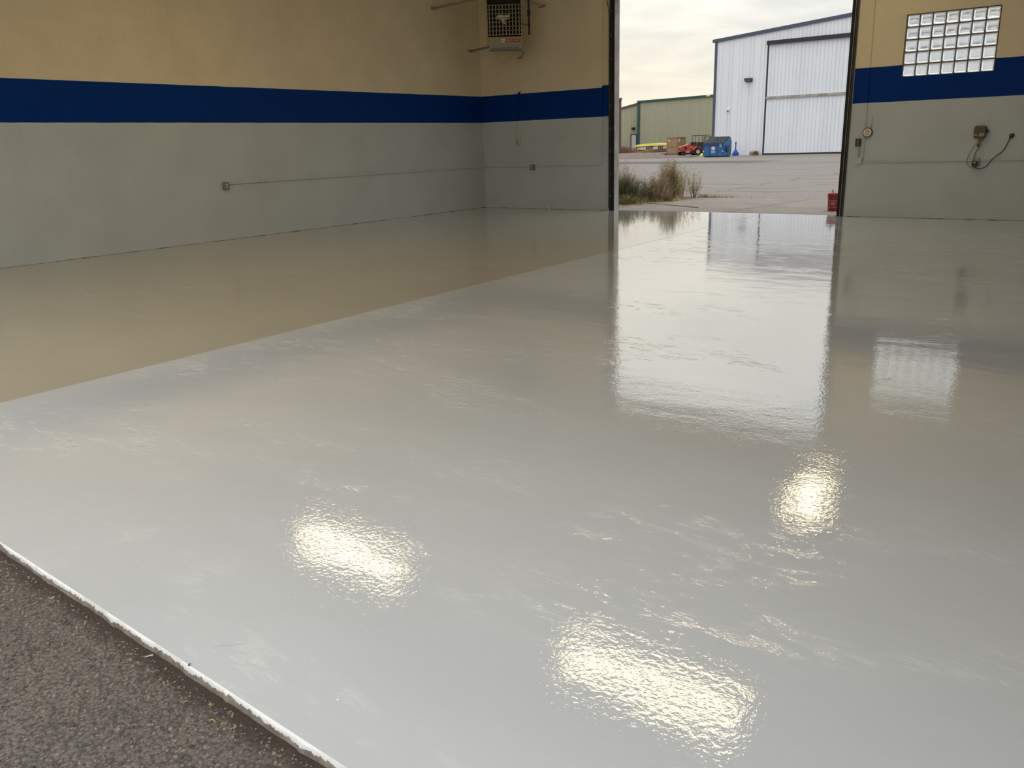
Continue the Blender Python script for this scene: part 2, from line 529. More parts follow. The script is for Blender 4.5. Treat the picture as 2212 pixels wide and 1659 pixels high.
# floor: two coated slabs meeting in a joint, and the painted lip of the near edge
floor = bpy.data.objects.new('floor', None); COL.objects.link(floor); floor['kind'] = 'structure'; floor['label'] = 'glossy pale grey coated concrete floor'
G = .003
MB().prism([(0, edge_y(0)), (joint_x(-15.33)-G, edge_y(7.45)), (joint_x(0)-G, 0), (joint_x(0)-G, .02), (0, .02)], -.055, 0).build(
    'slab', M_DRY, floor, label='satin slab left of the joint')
MB().prism([(joint_x(-15.33)+G, edge_y(7.46)), (RX, edge_y(RX)), (RX, .02), (8.64, .02), (8.64, .16), (3.72, .16), (3.72, .02), (joint_x(0)+G, .02)][:2]
           + [(RX, .02), (8.64, .02), (8.64, .17), (joint_x(0)+G, .17)], -.055, 0).build('slab', M_WET, floor, label='wet glossy slab right of the joint')
MB().prism([(DX0, .02), (joint_x(0)-G, .02), (joint_x(0)-G, .17), (DX0, .17)], -.055, 0).build('sill_slab', M_WET, floor)
MB().prism([(joint_x(-15.33)-.0034, edge_y(7.4)), (joint_x(-15.33)+.0034, edge_y(7.4)), (joint_x(0)+.0034, 0), (joint_x(0)-.0034, 0)], -.05, .0004).build('joint_filler', plain('joint filler', (.50, .47, .41), .5), floor)
lip = MB(); NSEG = 420; vs = []; prof = [(.0, .0), (-.003, -.0005), (-.006, -.0022), (-.008, -.006), (-.010, -.013), (-.012, -.026), (-.013, -.060)]
r2 = random.Random(3); off = 0.0
offs = []
for i in range(NSEG+1):
    off = off*.93 + r2.gauss(0, .0011); offs.append(off + (.004 if r2.random() < .05 else 0))
for i in range(NSEG+1):
    x = 6.0 + 9.2*i/NSEG
    for k, (dy, dz) in enumerate(prof): vs.append((x, edge_y(x)+.001+dy-(offs[i] if k > 1 else 0), dz+(r2.gauss(0, .0007) if k > 1 else 0)))
K = len(prof)
lip.add(vs, [(i*K+k, i*K+k+1, (i+1)*K+k+1, (i+1)*K+k) for i in range(NSEG) for k in range(K-1)])
lip.build('edge_lip', M_EDGE, floor, smooth=True, label='ragged white painted front edge')


# block walls -------------------------------------------------------------
_bm = {}


def block_mesh(L, axis):
    key = (round(L, 3), axis)
    if key not in _bm:
        g = .0003; c = .0009; d0, d1 = -.012, .0
        mb = MB(); a0, a1, b0, b1 = g, L-g, g, COURSE-g
        ring = lambda a, b, c_, d, y: [(a, y, c_), (b, y, c_), (b, y, d), (a, y, d)]
        v = ring(a0, a1, b0, b1, .012) + ring(a0, a1, b0, b1, c*.6) + ring(a0+c, a1-c, b0+c, b1-c, 0)
        f = [(8, 9, 10, 11)]
        for k in (0, 4):
            for i in range(4): f.append((k+i, k+(i+1) % 4, k+4+(i+1) % 4, k+4+i))
        if axis == 'x': v = [(p[0], p[1], p[2]) for p in v]                 # faces -y
        else: v = [(-p[1], p[0], p[2]) for p in v]                          # faces +x, runs along +y
        mb.add(v, f)
        _bm[key] = mb.mesh('block', M_WALL)
    return _bm[key]


def block_wall(root, axis, a0, a1, z1, holes, phase):
    items = []
    for c in range(int(z1/COURSE)):
        z = c*COURSE; zc = z+COURSE/2
        cuts = [(a0, a1)]
        for (h0, h1, hz0, hz1) in holes:
            if hz0 < zc < hz1:
                nc = []
                for (p, q) in cuts:
                    if h1 <= p or h0 >= q: nc.append((p, q)); continue
                    if p < h0: nc.append((p, h0))
                    if q > h1: nc.append((h1, q))
                cuts = nc
        st = phase + (BLOCK/2 if c % 2 else 0)
        for (p, q) in cuts:
            k = math.floor((p-st)/BLOCK)
            while st+k*BLOCK < q-1e-6:
                b0 = max(p, st+k*BLOCK); b1 = min(q, st+(k+1)*BLOCK); k += 1
                if b1-b0 < .02: continue
                loc = (b0, 0, z) if axis == 'x' else (0, b0, z)
                ctr = ((b0+b1)/2, 0, zc) if axis == 'x' else (0, (b0+b1)/2, zc)
                pr = project(ctr)
                vis = pr and -40 < pr[0] < 2252 and -25 < pr[1] < 1700
                items.append((b1-b0, loc, pr[2] if vis else 1e3+abs(ctr[0])+abs(ctr[1])))
    items.sort(key=lambda t: t[2]); rest = MB()
    for i, (L, loc, d) in enumerate(items):
        me = block_mesh(L, axis)
        if i < 300 and d < 900: place(me, 'block', loc, root)
        else: rest.add([Vector(v.co)+Vector(loc) for v in me.vertices], [tuple(p.vertices) for p in me.polygons])
    rest.build('blockwork', M_WALL, root, kind='stuff')


def struct(o, label=None):
    o['kind'] = 'structure'
    if label: o['label'] = label
    return o


M_MORTAR = M_WALL
wl = struct(MB().box((-.25, -15.65, -.055), (-.002, .2, CEIL)).build('wall_left', M_MORTAR), 'painted block wall, beige over blue band over grey')
block_wall(wl, 'y', -14.4, 0, 4.92, [], -.0)
wb = MB(); F = .002
wb.box((-.0009, F, -.055), (DX0, TH, CEIL)); wb.box((DX1, F, -.055), (WX0-.012, TH, CEIL)); wb.box((WX1+.012, F, -.055), (RX+.2, TH, CEIL))
wb.box((WX0-.012, F, -.055), (WX1+.012, TH, WZ0-.008)); wb.box((WX0-.012, F, WZ1+.008), (WX1+.012, TH, CEIL)); wb.box((DX0, F, DTOP), (DX1, TH, CEIL))
wf = struct(wb.build('wall_back', M_MORTAR), 'far painted block wall with the open doorway and glass block window')
block_wall(wf, 'x', 0, 12.6, 4.92, [(DX0-.09, DX1+.09, -1, DTOP+.05), (WX0-.012, WX1+.012, WZ0-.05, WZ1+.05)], 0.0)
wr = struct(MB().box((RX, -15.65, -.055), (RX+.2, 0, CEIL)).build('wall_right', M_PLAINWALL))
OX0, OX1, OTOP = 0.9, 14.1, 4.9
wn = MB(); wn.box((-.0009, -15.66, -.055), (OX0, NEARY, CEIL)); wn.box((OX1, -15.66, -.055), (RX+.2, NEARY-.1, CEIL)); wn.box((OX0, -15.66, OTOP), (OX1, NEARY, CEIL))
struct(wn.build('wall_front', M_PLAINWALL))
struct(MB().box((-.25, -15.66, CEIL), (RX+.2, .2, CEIL+.15)).build('ceiling', M_CEIL))

tbb = NT('dirty wall joint'); nn = tbb.noise(tbb.mapping(tbb.pos(), (1.6, 1.6, 1)), 1.6, 6, .75)
M_JOINT = tbb.done(tbb.mix(tbb.rng(nn, .45, .62), (.30, .29, .255), (.055, .043, .03)), .8)
jb_ = MB(); r8 = random.Random(9); hs = [.004+.008*r8.random()**2 for _ in range(121)]
for i in range(120):
    y0, y1 = -14.4+.12*i, -14.4+.12*(i+1); jb_.add([(.003, y0, 0), (.003, y1, 0), (.003, y1, hs[i+1]), (.003, y0, hs[i]), (-.001, y0, hs[i]), (-.001, y1, hs[i+1])], [(0, 1, 2, 3), (3, 2, 5, 4)])
struct(jb_.build('baseboard_left', M_JOINT), 'dark uneven joint between left wall and floor')
jb_ = MB()
for i in range(120):
    x0, x1 = .1*i, .1*(i+1)
    if DX0-.15 < x1 and x0 < DX1+.08: continue
    jb_.add([(x0, -.003, 0), (x1, -.003, 0), (x1, -.003, hs[i+1]), (x0, -.003, hs[i]), (x0, .001, hs[i]), (x1, .001, hs[i+1])], [(0, 1, 2, 3), (3, 2, 5, 4)])
struct(jb_.build('baseboard_back', M_JOINT), 'dark uneven joint between far wall and floor')
q = MB(); q.tube([(11.045, -15.325, .0002), (11.066, -15.302, .0002), (11.084, -15.296, .0002), (11.10, -15.272, .0002), (11.113, -15.262, .0002), (11.122, -15.246, .0002)], [.0003, .0009, .0006, .0009, .0010, .0004], 5)
q.build('hairline_crack', plain('crack grey', (.40, .39, .37), .7), floor)

# exterior reveal of the left jamb, door tracks and seals
tl = struct(MB().box((DX0-.10, -.003, 0), (DX0+.002, TH+.005, DTOP)).build('trim_1', M_JAMB), 'grey left jamb of the far doorway')
MB().box((3.662, -.028, 0), (3.712, .0, DTOP)).build('seal', M_RUBBER, tl)
t_ = MB(); t_.box((3.612, -.055, 0), (3.618, -.003, DTOP)); t_.box((3.618, -.012, 0), (3.66, -.003, DTOP)); t_.box((3.645, -.045, 0), (3.650, -.012, DTOP))
for k in range(9): t_.box((3.600, -.050, .3+k*.48), (3.664, -.040, .36+k*.48))
t_.build('track', M_STEEL, tl)
cb = MB(); cb.tube([(3.53, -.05, 4.43), (3.57, -.055, 4.30), (3.598, -.06, 4.18), (3.604, -.06, 4.05), (3.604, -.06, .05)], .008, 6); cb.build('cable', M_BLACK, tl, smooth=True)
MB().box((3.588, -.012, 0), (3.60, -.001, DTOP)).build('edge_bead', M_JAMB, tl)
tr = struct(MB().box((DX1+.028, -.003, 0), (DX1+.09, TH+.005, DTOP)).build('trim_2', M_JAMB), 'olive right jamb of the far doorway')
MB().box((8.605, -.03, 0), (8.655, .03, DTOP)).build('seal', M_RUBBER, tr)
t_ = MB(); t_.box((8.675, -.055, 0), (8.681, -.003, DTOP)); t_.box((8.668, -.012, 0), (8.72, -.0035, DTOP)); t_.box((8.700, -.045, 0), (8.705, -.012, DTOP)); t_.build('track', M_STEEL, tr)
MB().box((8.656, -.02, 0), (8.667, 0, DTOP)).build('edge_bead', M_JAMB, tr)
struct(MB().box((DX0, -.003, DTOP), (DX1, TH+.005, DTOP+.08)).build('trim_3', M_JAMB))

# glass block window ---------------------------------------------------------
tg = NT('moulded glass block')
M_GLASS = tg.done((.97, .98, .97), tg.math('MULTIPLY_ADD', tg.noise(tg.pos(), 14, 2), .12, .03), tg.bump(tg.noise(tg.mapping(tg.pos(), (2, 2, 7)), 2.0, 2), .02, .08), Transmission_Weight=1.0, IOR=1.45)
M_GROUT = plain('glass block grout', (.20, .18, .14), .8)
gm = MB(); s_ = .2032
for i in range(8): gm.box((WX0+i*s_-.0045, .004, WZ0-.008), (WX0+i*s_+.0045, .085, WZ1+.008))
for j in range(6): gm.box((WX0-.0045, .005, WZ0+j*s_-.0045), (WX1+.0045, .084, WZ0+j*s_+.0045))
win = struct(gm.build('window_1', M_GROUT), 'glass block window of seven by five blocks')


def glass_block():
    h = s_/2-.0048; mb = MB()

    def ring(r, y, n=3):
        c = .016; pts = []
        for (sx, sz, a0) in ((1, 1, 0), (-1, 1, 90), (-1, -1, 180), (1, -1, 270)):
            for k in range(n+1):
                a = math.radians(a0+90*k/n); pts.append((sx*(r-c)+c*cos(a), y, sz*(r-c)+c*sin(a)))
        return pts
    rings = [ring(h, .076), ring(h, .012), ring(h-.004, .006), ring(h-.012, .005), ring(h-.020, .0135), ring(h-.030, .015)]
    rings = [ring(h-.030, .071), ring(h-.020, .0725), ring(h-.012, .082), ring(h-.004, .081)] + rings
    n = len(rings[0]); vs = [p for r in rings for p in r]; fs = [tuple(range(n)), tuple(reversed(range((len(rings)-1)*n, len(rings)*n)))]
    for i in range(len(rings)-1):
        for k in range(n): fs.append((i*n+k, (i+1)*n+k, (i+1)*n+(k+1) % n, i*n+(k+1) % n))
    mb.add(vs, fs); return mb.mesh('glass_block', M_GLASS, True)


gb = glass_block()
for i in range(7):
    for j in range(5):
        place(gb, 'glass_block', (WX0+(i+.5)*s_, 0, WZ0+(j+.5)*s_), win)

# strip lamps under the ceiling (reflected in the floor; front row is added fill) --------------
t = NT('lamp diffuser'); M_LAMP = t.done((1, .9, .7), .5, Emission_Color=(1.0, .82, .49), Emission_Strength=LAMP_STRENGTH)


def strip_lamp(x, y, along, label, H=1.18):
    r = thing('strip_lamp', label, 'ceiling lamp', (x, y, 4.9), 0 if along == 'x' else pi/2, 'strip lamps hung under the ceiling')
    h = MB(); h.prism([(-.32, .02), (.32, .02), (.20, .10), (-.20, .10)], -H-.05, H+.05, Matrix(((0, 0, 1, 0), (1, 0, 0, 0), (0, 1, 0, 0), (0, 0, 0, 1))))
    h.build('housing', M_WHITEP, r)
    for x0, x1 in ((-H, -.03), (.03, H)):
        q = MB(); q.prism([(-.29, .02), (-.26, -.035), (-.15, -.06), (.15, -.06), (.26, -.035), (.29, .02)], x0, x1, Matrix(((0, 0, 1, 0), (1, 0, 0, 0), (0, 1, 0, 0), (0, 0, 0, 1)))); q.build('diffuser', M_LAMP, r)
    for dx in (-H*.75, H*.75):
        q = MB(); q.tube([(dx, 0, .085), (dx, 0, CEIL-4.9)], .006, 6); q.build('hanger', M_SILVER, r)
    for dx in (-H-.03, H+.03):
        MB().bev((dx-.02, -.305, -.05), (dx+.02, .305, .03), .004).build('end_cap', M_WHITEP, r)
    return r


strip_lamp(3.65, -8.45, 'x', 'strip lamp whose reflection lies left of centre on the floor')
strip_lamp(9.25, -8.75, 'x', 'strip lamp whose reflection lies nearest the bottom of the frame')
strip_lamp(9.12, -2.3, 'y', 'strip lamp whose narrow reflection lies below the doorway', .8)
strip_lamp(5.2, -14.0, 'x', 'added fill lamp out of frame, left one of the front row')  # unseen lamp added to brighten the room
strip_lamp(8.6, -14.0, 'x', 'added fill lamp out of frame, right one of the front row')  # likewise an unseen lamp, added for interior fill

# ------------------------------------------------------------------ ground outside
gd = MB(); gd.box((-220, TH+.0, -.30), (160, 260, -.06)); struct(gd.build('ground', M_TARMAC), 'wide cracked tarmac yard outside the far door')
M_NEARDIRT = M_ASPH
na = MB(); NX, NY = 90, 60; vs = []
r3 = random.Random(5)
for j in range(NY+1):
    for i in range(NX+1):
        x = 6.0+10*i/NX; y = edge_y(x)+.008-(4.2*(j/NY)**1.7)
        d = edge_y(x)-.03-y
        vs.append((x, y, -.020 - .012*math.exp(-max(d, 0)/.03) + r3.gauss(0, .0012)))
na.add(vs, [(j*(NX+1)+i, (j+1)*(NX+1)+i, (j+1)*(NX+1)+i+1, j*(NX+1)+i+1) for j in range(NY) for i in range(NX)])
pav = struct(na.build('pavement', M_ASPH, smooth=True), 'coarse dark asphalt in front of the near door')
MB().box((-40, -70, -.30), (50, -15.2, -.075)).build('yard', M_ASPH, pav)
# loose and embedded aggregate on the asphalt
M_PEB = [plain('aggregate tan', (.29, .235, .19), .8), plain('aggregate grey', (.20, .175, .16), .8), plain('aggregate dark', (.085, .075, .07), .8), plain('aggregate rust', (.25, .14, .10), .8)]
pe = MB(); r4 = random.Random(11)
for k in range(13000):
    x = r4.uniform(9.3, 12.2); y = edge_y(x)-.03-abs(r4.random())**1.15*1.25
    pr = project((x, y, -.03))
    if not pr or pr[0] < -60 or pr[1] > 1720: continue
    s = abs(r4.gauss(0, 1))*.0022+.0023; a = r4.uniform(0, pi); zz = -.0205 - .012*math.exp(-(edge_y(x)-.03-y)/.03)
    pe.cur = r4.choices((0, 1, 2, 3), (5, 5, 4, .6))[0]
    n = 5; v = []
    rr = [s*r4.uniform(.7, 1.25) for _ in range(n)]; el = r4.uniform(.55, 1)
    for q, zf in ((1.0, 0), (.72, .6)):
        for i in range(n):
            an = a+2*pi*i/n; px, py = cos(an-a)*rr[i]*q, sin(an-a)*rr[i]*q*el
            v.append((x+px*cos(a)-py*sin(a), y+px*sin(a)+py*cos(a), zz+zf*s*.8))
    pe.add(v, [(5, 6, 7, 8, 9)]+[(i, (i+1) % 5, 5+(i+1) % 5, 5+i) for i in range(5)])
pe.build('aggregate', M_PEB, pav, kind='stuff')
# bits lying at the slab edge
C0 = Vector((10.89, -15.448, -.026))
q = MB(); q.add([C0+(Vector(k)-C0)*.6+Vector((.008, -.016, .014)) for k in [(10.875, -15.466, -.026), (10.893, -15.448, -.020), (10.905, -15.441, -.016), (10.902, -15.434, -.017), (10.884, -15.446, -.026), (10.872, -15.455, -.029),
                 (10.875, -15.466, -.031), (10.893, -15.448, -.026), (10.905, -15.441, -.024), (10.902, -15.434, -.024), (10.884, -15.446, -.031), (10.872, -15.455, -.034)]],
                [(0, 1, 2, 3, 4, 5), (11, 10, 9, 8, 7, 6)]+[(i, i+6, (i+1) % 6+6, (i+1) % 6) for i in range(6)])
tag(q.build('paint_chip', plain('white paint chip', (.8, .8, .78), .5)), 'small white chip lying on the asphalt at the slab edge', 'debris')
q = MB(); q.tube([(11.060, -15.436, -.030), (11.063, -15.434, -.012), (11.067, -15.431, .001), (11.073, -15.429, .008), (11.078, -15.428, .010)], [.001, .0016, .0024, .0016, .0004], 6)
tag(q.build('dry_leaf', plain('dark dry leaf', (.09, .06, .045), .8), smooth=True), 'curled dark dry leaf standing against the white slab edge', 'leaf')
q = MB(); q.tube([(11.322, -15.535, -.018), (11.335, -15.529, -.014), (11.347, -15.528, -.017)], [.0012, .0022, .0008], 5)
tag(q.build('straw_bit', plain('yellow straw', (.5, .40, .08), .8)), 'short yellow straw bit on the dark asphalt', 'straw')


def blade(mb, base, top, w, bend=(0, 0, 0)):
    b, t_ = Vector(base), Vector(top); mid = (b+t_)/2+Vector(bend)
    mb.tube([b, mid, t_], [w, w*.8, w*.15], 3, cap=False)


q = MB(); r5 = random.Random(8)
for k in range(40):
    x = 9.615+r5.gauss(0, .035); y = edge_y(x)-.035+r5.gauss(0, .012)
    blade(q, (x, y, -.05), (x+r5.gauss(0, .02), y+r5.gauss(.0, .018), r5.uniform(-.015, .018)), .0012, (r5.gauss(0, .006), 0, .004))
tag(q.build('grass_tuft', M_ROSE, kind='stuff'), 'thin dry tuft growing at the slab edge by the left frame', 'grass')

# apron, soil strip, gravel bed
ap = struct(MB().prism([(3.30, .17), (6.02, .17), (6.62, 4.66), (3.70, 4.72)], -.30, -.03).build('path', M_CONC), 'concrete apron outside the far door')
MB().prism([(6.045, .17), (14.0, .17), (14.0, 4.55), (6.645, 4.66)], -.30, -.03).build('slab', M_CONC, ap)
MB().prism([(3.72, .165), (8.64, .165), (8.64, .20), (3.72, .20)], -.06, -.012).build('threshold_strip', plain('dark threshold gap', (.05, .042, .036), .9), ap)
so = MB(); vs = []; nx, ny = 44, 26; r6 = random.Random(4)
for j in range(ny+1):
    for i in range(nx+1):
        y = .2+4.9*j/ny; x = -7+(10.34+.085*min(y, 4.7))*i/nx
        vs.append((x, y, -.048+(0 if i in (0, nx) or j in (0, ny) else r6.random()*.03)))
so.add(vs, [(j*(nx+1)+i, j*(nx+1)+i+1, (j+1)*(nx+1)+i+1, (j+1)*(nx+1)+i) for j in range(ny) for i in range(nx)])
struct(so.build('ground_soil', M_SOIL, smooth=True), 'strip of dry soil beside the apron')
gv = MB(); vs = []; nx, ny = 50, 34
for j in range(ny+1):
    for i in range(nx+1):
        u, v = i/nx, j/ny
        x1 = -17.9-.0*v; y = 41.5+50*v+ (1-v)*(1-u)*(-2.5) + (1-v)*u*8.0; x = -60+(60-17.9)*u-3*v*u
        vs.append((x, y, -.05+(0 if j == 0 else r6.random()*.06)))
gv.add(vs, [(j*(nx+1)+i, j*(nx+1)+i+1, (j+1)*(nx+1)+i+1, (j+1)*(nx+1)+i) for j in range(ny) for i in range(nx)])
struct(gv.build('ground_gravel', M_GRAVEL), 'brown gravel lot beside the white hangar')
q = MB(); q.prism([(-32, 38.0), (-20.5, 40.6), (-20.5, 40.8), (-32, 38.35)], -.06, -.02)
struct(q.build('kerb', M_LIGHTLINE), 'pale low kerb at the gravel edge')


# weeds growing by the doorway
def weed(name, label, cat, bx, by, n, h, spread, mats, lean=.15, seeds=0, w=.006, rough=.35, seed=1, z0=-.04):
    r = random.Random(seed); mb = MB()
    for k in range(n):
        mb.cur = r.choices(range(len(mats)), [3]+[1]*(len(mats)-1))[0]
        a = r.uniform(0, 2*pi); d = abs(r.gauss(0, .5))*spread
        x, y = bx+cos(a)*d, by+sin(a)*d*.8
        hh = h*r.uniform(rough, 1)*(1-.35*min(1, d/spread/1.2))
        tx, ty = x+cos(a)*lean*hh*r.uniform(.1, 1.2)+r.gauss(0, .05), y+sin(a)*lean*hh*r.uniform(.1, 1.2)+r.gauss(0, .05)
        be = (r.gauss(0, .03), r.gauss(0, .03), hh*.08)
        blade(mb, (x, y, z0), (tx, ty, z0+hh), w*r.uniform(.6, 1.2), be)
        for q in range(seeds):
            f = r.uniform(.35, 1); px, py, pz = x+(tx-x)*f+be[0]*(1-f), y+(ty-y)*f+be[1]*(1-f), z0+hh*f
            L = r.uniform(.02, .09); a2 = r.uniform(0, 2*pi)
            blade(mb, (px, py, pz), (px+cos(a2)*L, py+sin(a2)*L, pz+L*r.uniform(.1, .9)), w*.8)
    return tag(mb.build(name, mats, kind='stuff'), label, cat) if name == 'weed_clump' else tag(mb.build(name, mats), label, cat)


weed('weed_bush', 'dense dark green weed bush beside the left door jamb', 'weed', 2.15, 3.05, 2200, .74, .95, [M_WEEDG, M_WEEDG2], .35, 3, .0042, .2, 21)
weed('weed_bush', 'low green weed patch at the foot of the dark green bush', 'weed', 2.75, 2.15, 600, .26, .55, [M_WEEDG2, M_WEEDG, M_STRAW], .6, 2, .0036, .3, 22)
weed('seed_stalks', 'thin tall rusty seed stalks rising behind the green bush', 'weed', 1.7, 3.9, 190, 1.2, .85, [M_ROSE, M_STRAW], .22, 9, .0034, .55, 23)
weed('dry_grass', 'short brownish dry grass between green bush and tall clump', 'grass', 2.95, 3.45, 620, .72, .5, [M_ROSE, M_STRAW, M_WEEDG2], .25, 6, .0036, .35, 24)
weed('dry_grass', 'tallest straw-coloured grass clump in the middle of the weeds', 'grass', 2.95, 4.35, 760, 1.12, .42, [M_STRAW, M_WEEDG2, M_ROSE], .14, 8, .004, .3, 25)
weed('dry_grass', 'low straw grass fringe along the apron edge', 'grass', 3.22, 3.5, 260, .22, .55, [M_STRAW, M_WEEDG2], .5, 1, .005, .3, 26)
weed('tall_weed', 'thin branching olive weed standing alone right of the clump', 'weed', 3.5, 4.72, 30, .86, .13, [M_WEEDG2, M_STRAW], .3, 14, .0045, .35, 27)
mbx = MB(); r7 = random.Random(31)
for k in range(320):
    x = 3.6+abs(r7.gauss(0, .55)); y = 4.74+r7.gauss(0, .03)
    blade(mbx, (x, y, -.06), (x+r7.gauss(0, .05), y+r7.gauss(0, .04), r7.uniform(.0, .10)), .004)
tag(mbx.build('grass_fringe', M_STRAW, kind='stuff'), 'pale grass growing in the crack at the apron edge', 'grass')
q = MB(); q.tube([(2.78, 2.75, -.008), (3.9, 2.15, -.014), (4.55, 1.78, -.018), (5.06, 1.53, -.018)], [.012, .012, .012, .012], 8)
tag(q.build('pole', M_PLANK, smooth=True), 'thin grey pole lying across the apron edge beside the weeds', 'pole')

# red bucket
bk = thing('bucket', 'red plastic bucket with a printed label beside the right door jamb', 'bucket', (8.125, 1.5, -.03))
p = MB(); p.lathe([(.0, .002), (.118, .002), (.126, .0), (.128, .012), (.139, .262), (.139, .27), (.147, .272), (.147, .280), (.141, .283), (.142, .300), (.150, .302), (.150, .310), (.144, .313), (.145, .328), (.153, .331), (.153, .352), (.148, .354), (.144, .352), (.130, .06), (.0, .05)], 36, cap=False)
p.build('body', M_BUCKET, bk, smooth=True)


def wrap(a, z): r_ = .1285+.0110*z/.262+.0012; return (r_*cos(a), r_*sin(a), z)


ACAM = math.atan2(CAM.y-1.5, CAM.x-8.125)
lab = MB()


def wrap_bar(a0, a1, z0, z1, n=8):
    v = []
    for i in range(n+1):
        a = a0+(a1-a0)*i/n
        for z in (z0, z1): v.append(wrap(a, z))
    lab.add(v, [(2*i, 2*i+2, 2*i+3, 2*i+1) for i in range(n)])


for (a0, a1, z0, z1) in ((-.85, .62, .222, .227), (-.85, .62, .078, .083), (-.85, -.815, .078, .227), (.585, .62, .078, .227), (-.60, .30, .198, .203),
                         (-.60, .05, .157, .172), (-.60, .2, .132, .136), (-.60, .12, .118, .121)): wrap_bar(ACAM+a0, ACAM+a1, z0, z1)
lab.build('label_print', M_BUCKLINE, bk)
hd = MB(); pts = []
for k in range(15):
    a = pi*k/14; pts.append((.154*cos(a)*.999, -.155*sin(a)*.30, .335-.16*sin(a)))
hd.tube([Matrix.Rotation(ACAM-pi/2-.4, 4, 'Z') @ Vector(q_) for q_ in pts], .003, 6); hd.build('bail', M_SILVER, bk, smooth=True)
st = MB(); st.tube([(.05, .02, .05), (-.055, -.02, .44)], [.010, .013], 8)
tag(st.build('stir_stick', M_HANDLE), 'pinkish stick handle poking up out of the red bucket', 'stick').location = (8.125, 1.5, -.03)

# ------------------------------------------------------------------ fittings on the walls
def conduit(name, label, pts, r, parts=()):
    mb = MB(); mb.tube(pts, r, 8)
    o = mb.build(name, M_PIPE, smooth=True); tag(o, label, 'conduit')
    for (p_, ax) in parts:
        s = MB(); x, y, z = p_
        if ax == 'z': s.box((x-.028, -.008, z-.012), (x+.028, -.0005, z+.012)); s.tube([(x, y, z-.012), (x, y, z+.012)], r*1.28, 8)
        elif ax == 'x': s.box((x-.012, -.008, z-.028), (x+.012, -.0005, z+.028)); s.tube([(x-.012, y, z), (x+.012, y, z)], r*1.28, 8)
        else: s.box((.0005, y-.012, z-.028), (.008, y+.012, z+.028)); s.tube([(x, y-.012, z), (x, y+.012, z)], r*1.28, 8)
        s.build('strap', M_PIPE, o)
    return o


def arc(c, a0, a1, r, n=8):
    return [(c[0]+r*cos(a0+(a1-a0)*k/n), c[1], c[2]+r*sin(a0+(a1-a0)*k/n)) for k in range(n+1)]


CZ = .985; R_ = .0115
conduit('conduit', 'grey conduit running along the left wall into the far corner', [(R_+.001, -7.42, CZ), (R_+.001, -.012, CZ)], R_, [((R_+.001, y, CZ), 'y') for y in (-6.6, -4.6, -2.6, -.6)])
conduit('conduit', 'grey conduit from the far corner to the far wall outlet', [(.026, -R_-.001, CZ), (1.43, -R_-.001, CZ)], R_, [((.6, -R_-.001, CZ), 'x')])
conduit('conduit', 'grey conduit from far wall outlet bending up beside the door jamb', [(1.555, -R_-.001, CZ+.005)] + arc((3.30, -R_-.001, CZ+.115), -pi/2, 0, .11) + [(3.412, -R_-.001, 2.6), (3.437, -R_-.001, CEIL)], R_,
        [((2.4, -R_-.001, CZ+.005), 'x'), ((3.412, -R_-.001, 1.5), 'z'), ((3.418, -R_-.001, 3.0), 'z'), ((3.425, -R_-.001, 4.0), 'z')])
conduit('conduit', 'conduit dropping from the unit heater to the thermostat box', [(1.125, -.014, 3.56), (1.125, -.014, 1.64)], .013, [((1.125, -.014, 3.2), 'z'), ((1.125, -.014, 2.3), 'z')])
conduit('conduit', 'conduit rising up the wall past the round dial', [(8.995, -R_-.001, 1.06), (9.0, -R_-.001, 1.3), (8.975, -R_-.001, 3.6), (8.97, -R_-.001, CEIL)], R_, [((8.99, -R_-.001, 2.25), 'z'), ((8.978, -R_-.001, 3.3), 'z')])
conduit('conduit', 'conduit running right along the wall under the brown device', [(8.97, -R_-.001, 1.0), (10.80, -R_-.001, 1.0)], R_, [((9.6, -R_-.001, 1.0), 'x'), ((10.4, -R_-.001, 1.0), 'x')])
conduit('conduit', 'conduit leaving the frame to the right of the black adapter', [(10.92, -R_-.001, 1.005), (13.6, -R_-.001, 1.005)], R_, [((11.5, -R_-.001, 1.005), 'x')])


def outlet_box(label, loc, rz, metal=M_GALV, face=True, ears=M_OUTLET):
    o = thing('outlet_box', label, 'outlet', loc, rz)
    MB().bev((-.058, -.048, -.062), (.058, 0, .062), .006).build('box', metal, o)
    MB().bev((-.055, -.054, -.059), (.055, -.0485, .059), .002).build('cover_plate', metal, o)
    if face:
        for dz in (-.024, .024):
            q = MB(); n = 16; pts = [(.0175*cos(2*pi*k/n)*1.0, max(-.0145, min(.0145, .0175*sin(2*pi*k/n)))) for k in range(n)]
            q.prism(pts, .054, .0575, Matrix.Translation((0, 0, dz)) @ Matrix.Rotation(pi/2, 4, 'X')); rc = q.build('receptacle', ears, o)
            q = MB(); q.box((-.008, -.0582, dz-.004), (-.006, -.0574, dz+.006)); q.box((.006, -.0582, dz-.004), (.008, -.0574, dz+.006)); q.build('slot', M_BLACK, rc)
    return o


outlet_box('small metal outlet box alone on the left wall', (.0, -7.49, .955), pi/2)
outlet_box('small metal outlet box on the wall left of the doorway', (1.49, 0, .968), 0)
tb = thing('thermostat_box', 'narrow ivory thermostat box under the heater conduit', 'thermostat', (1.10, 0, 1.572))
MB().bev((-.015, -.05, -.068), (.055, 0, .068), .005).build('box', plain('ivory box', (.48, .46, .37), .5), tb)
MB().bev((-.048, -.056, -.066), (.005, -.006, .066), .004).build('cover', plain('tan cover', (.36, .32, .22), .5), tb)
MB().bev((-.036, -.060, -.052), (-.010, -.0555, -.018), .001).build('dial', M_BLACK, tb)
for (x0, x1, z, lab_) in ((3.405, 3.60, 2.688, 'green masking tape over blue band beside the door jamb'), (1.105, 1.185, 2.687, 'short green masking tape at the heater conduit')):
    tag(MB().box((x0, -.0015, z-.010), (x1, -.0002, z+.010)).build('tape_strip', M_TAPE), lab_, 'tape')
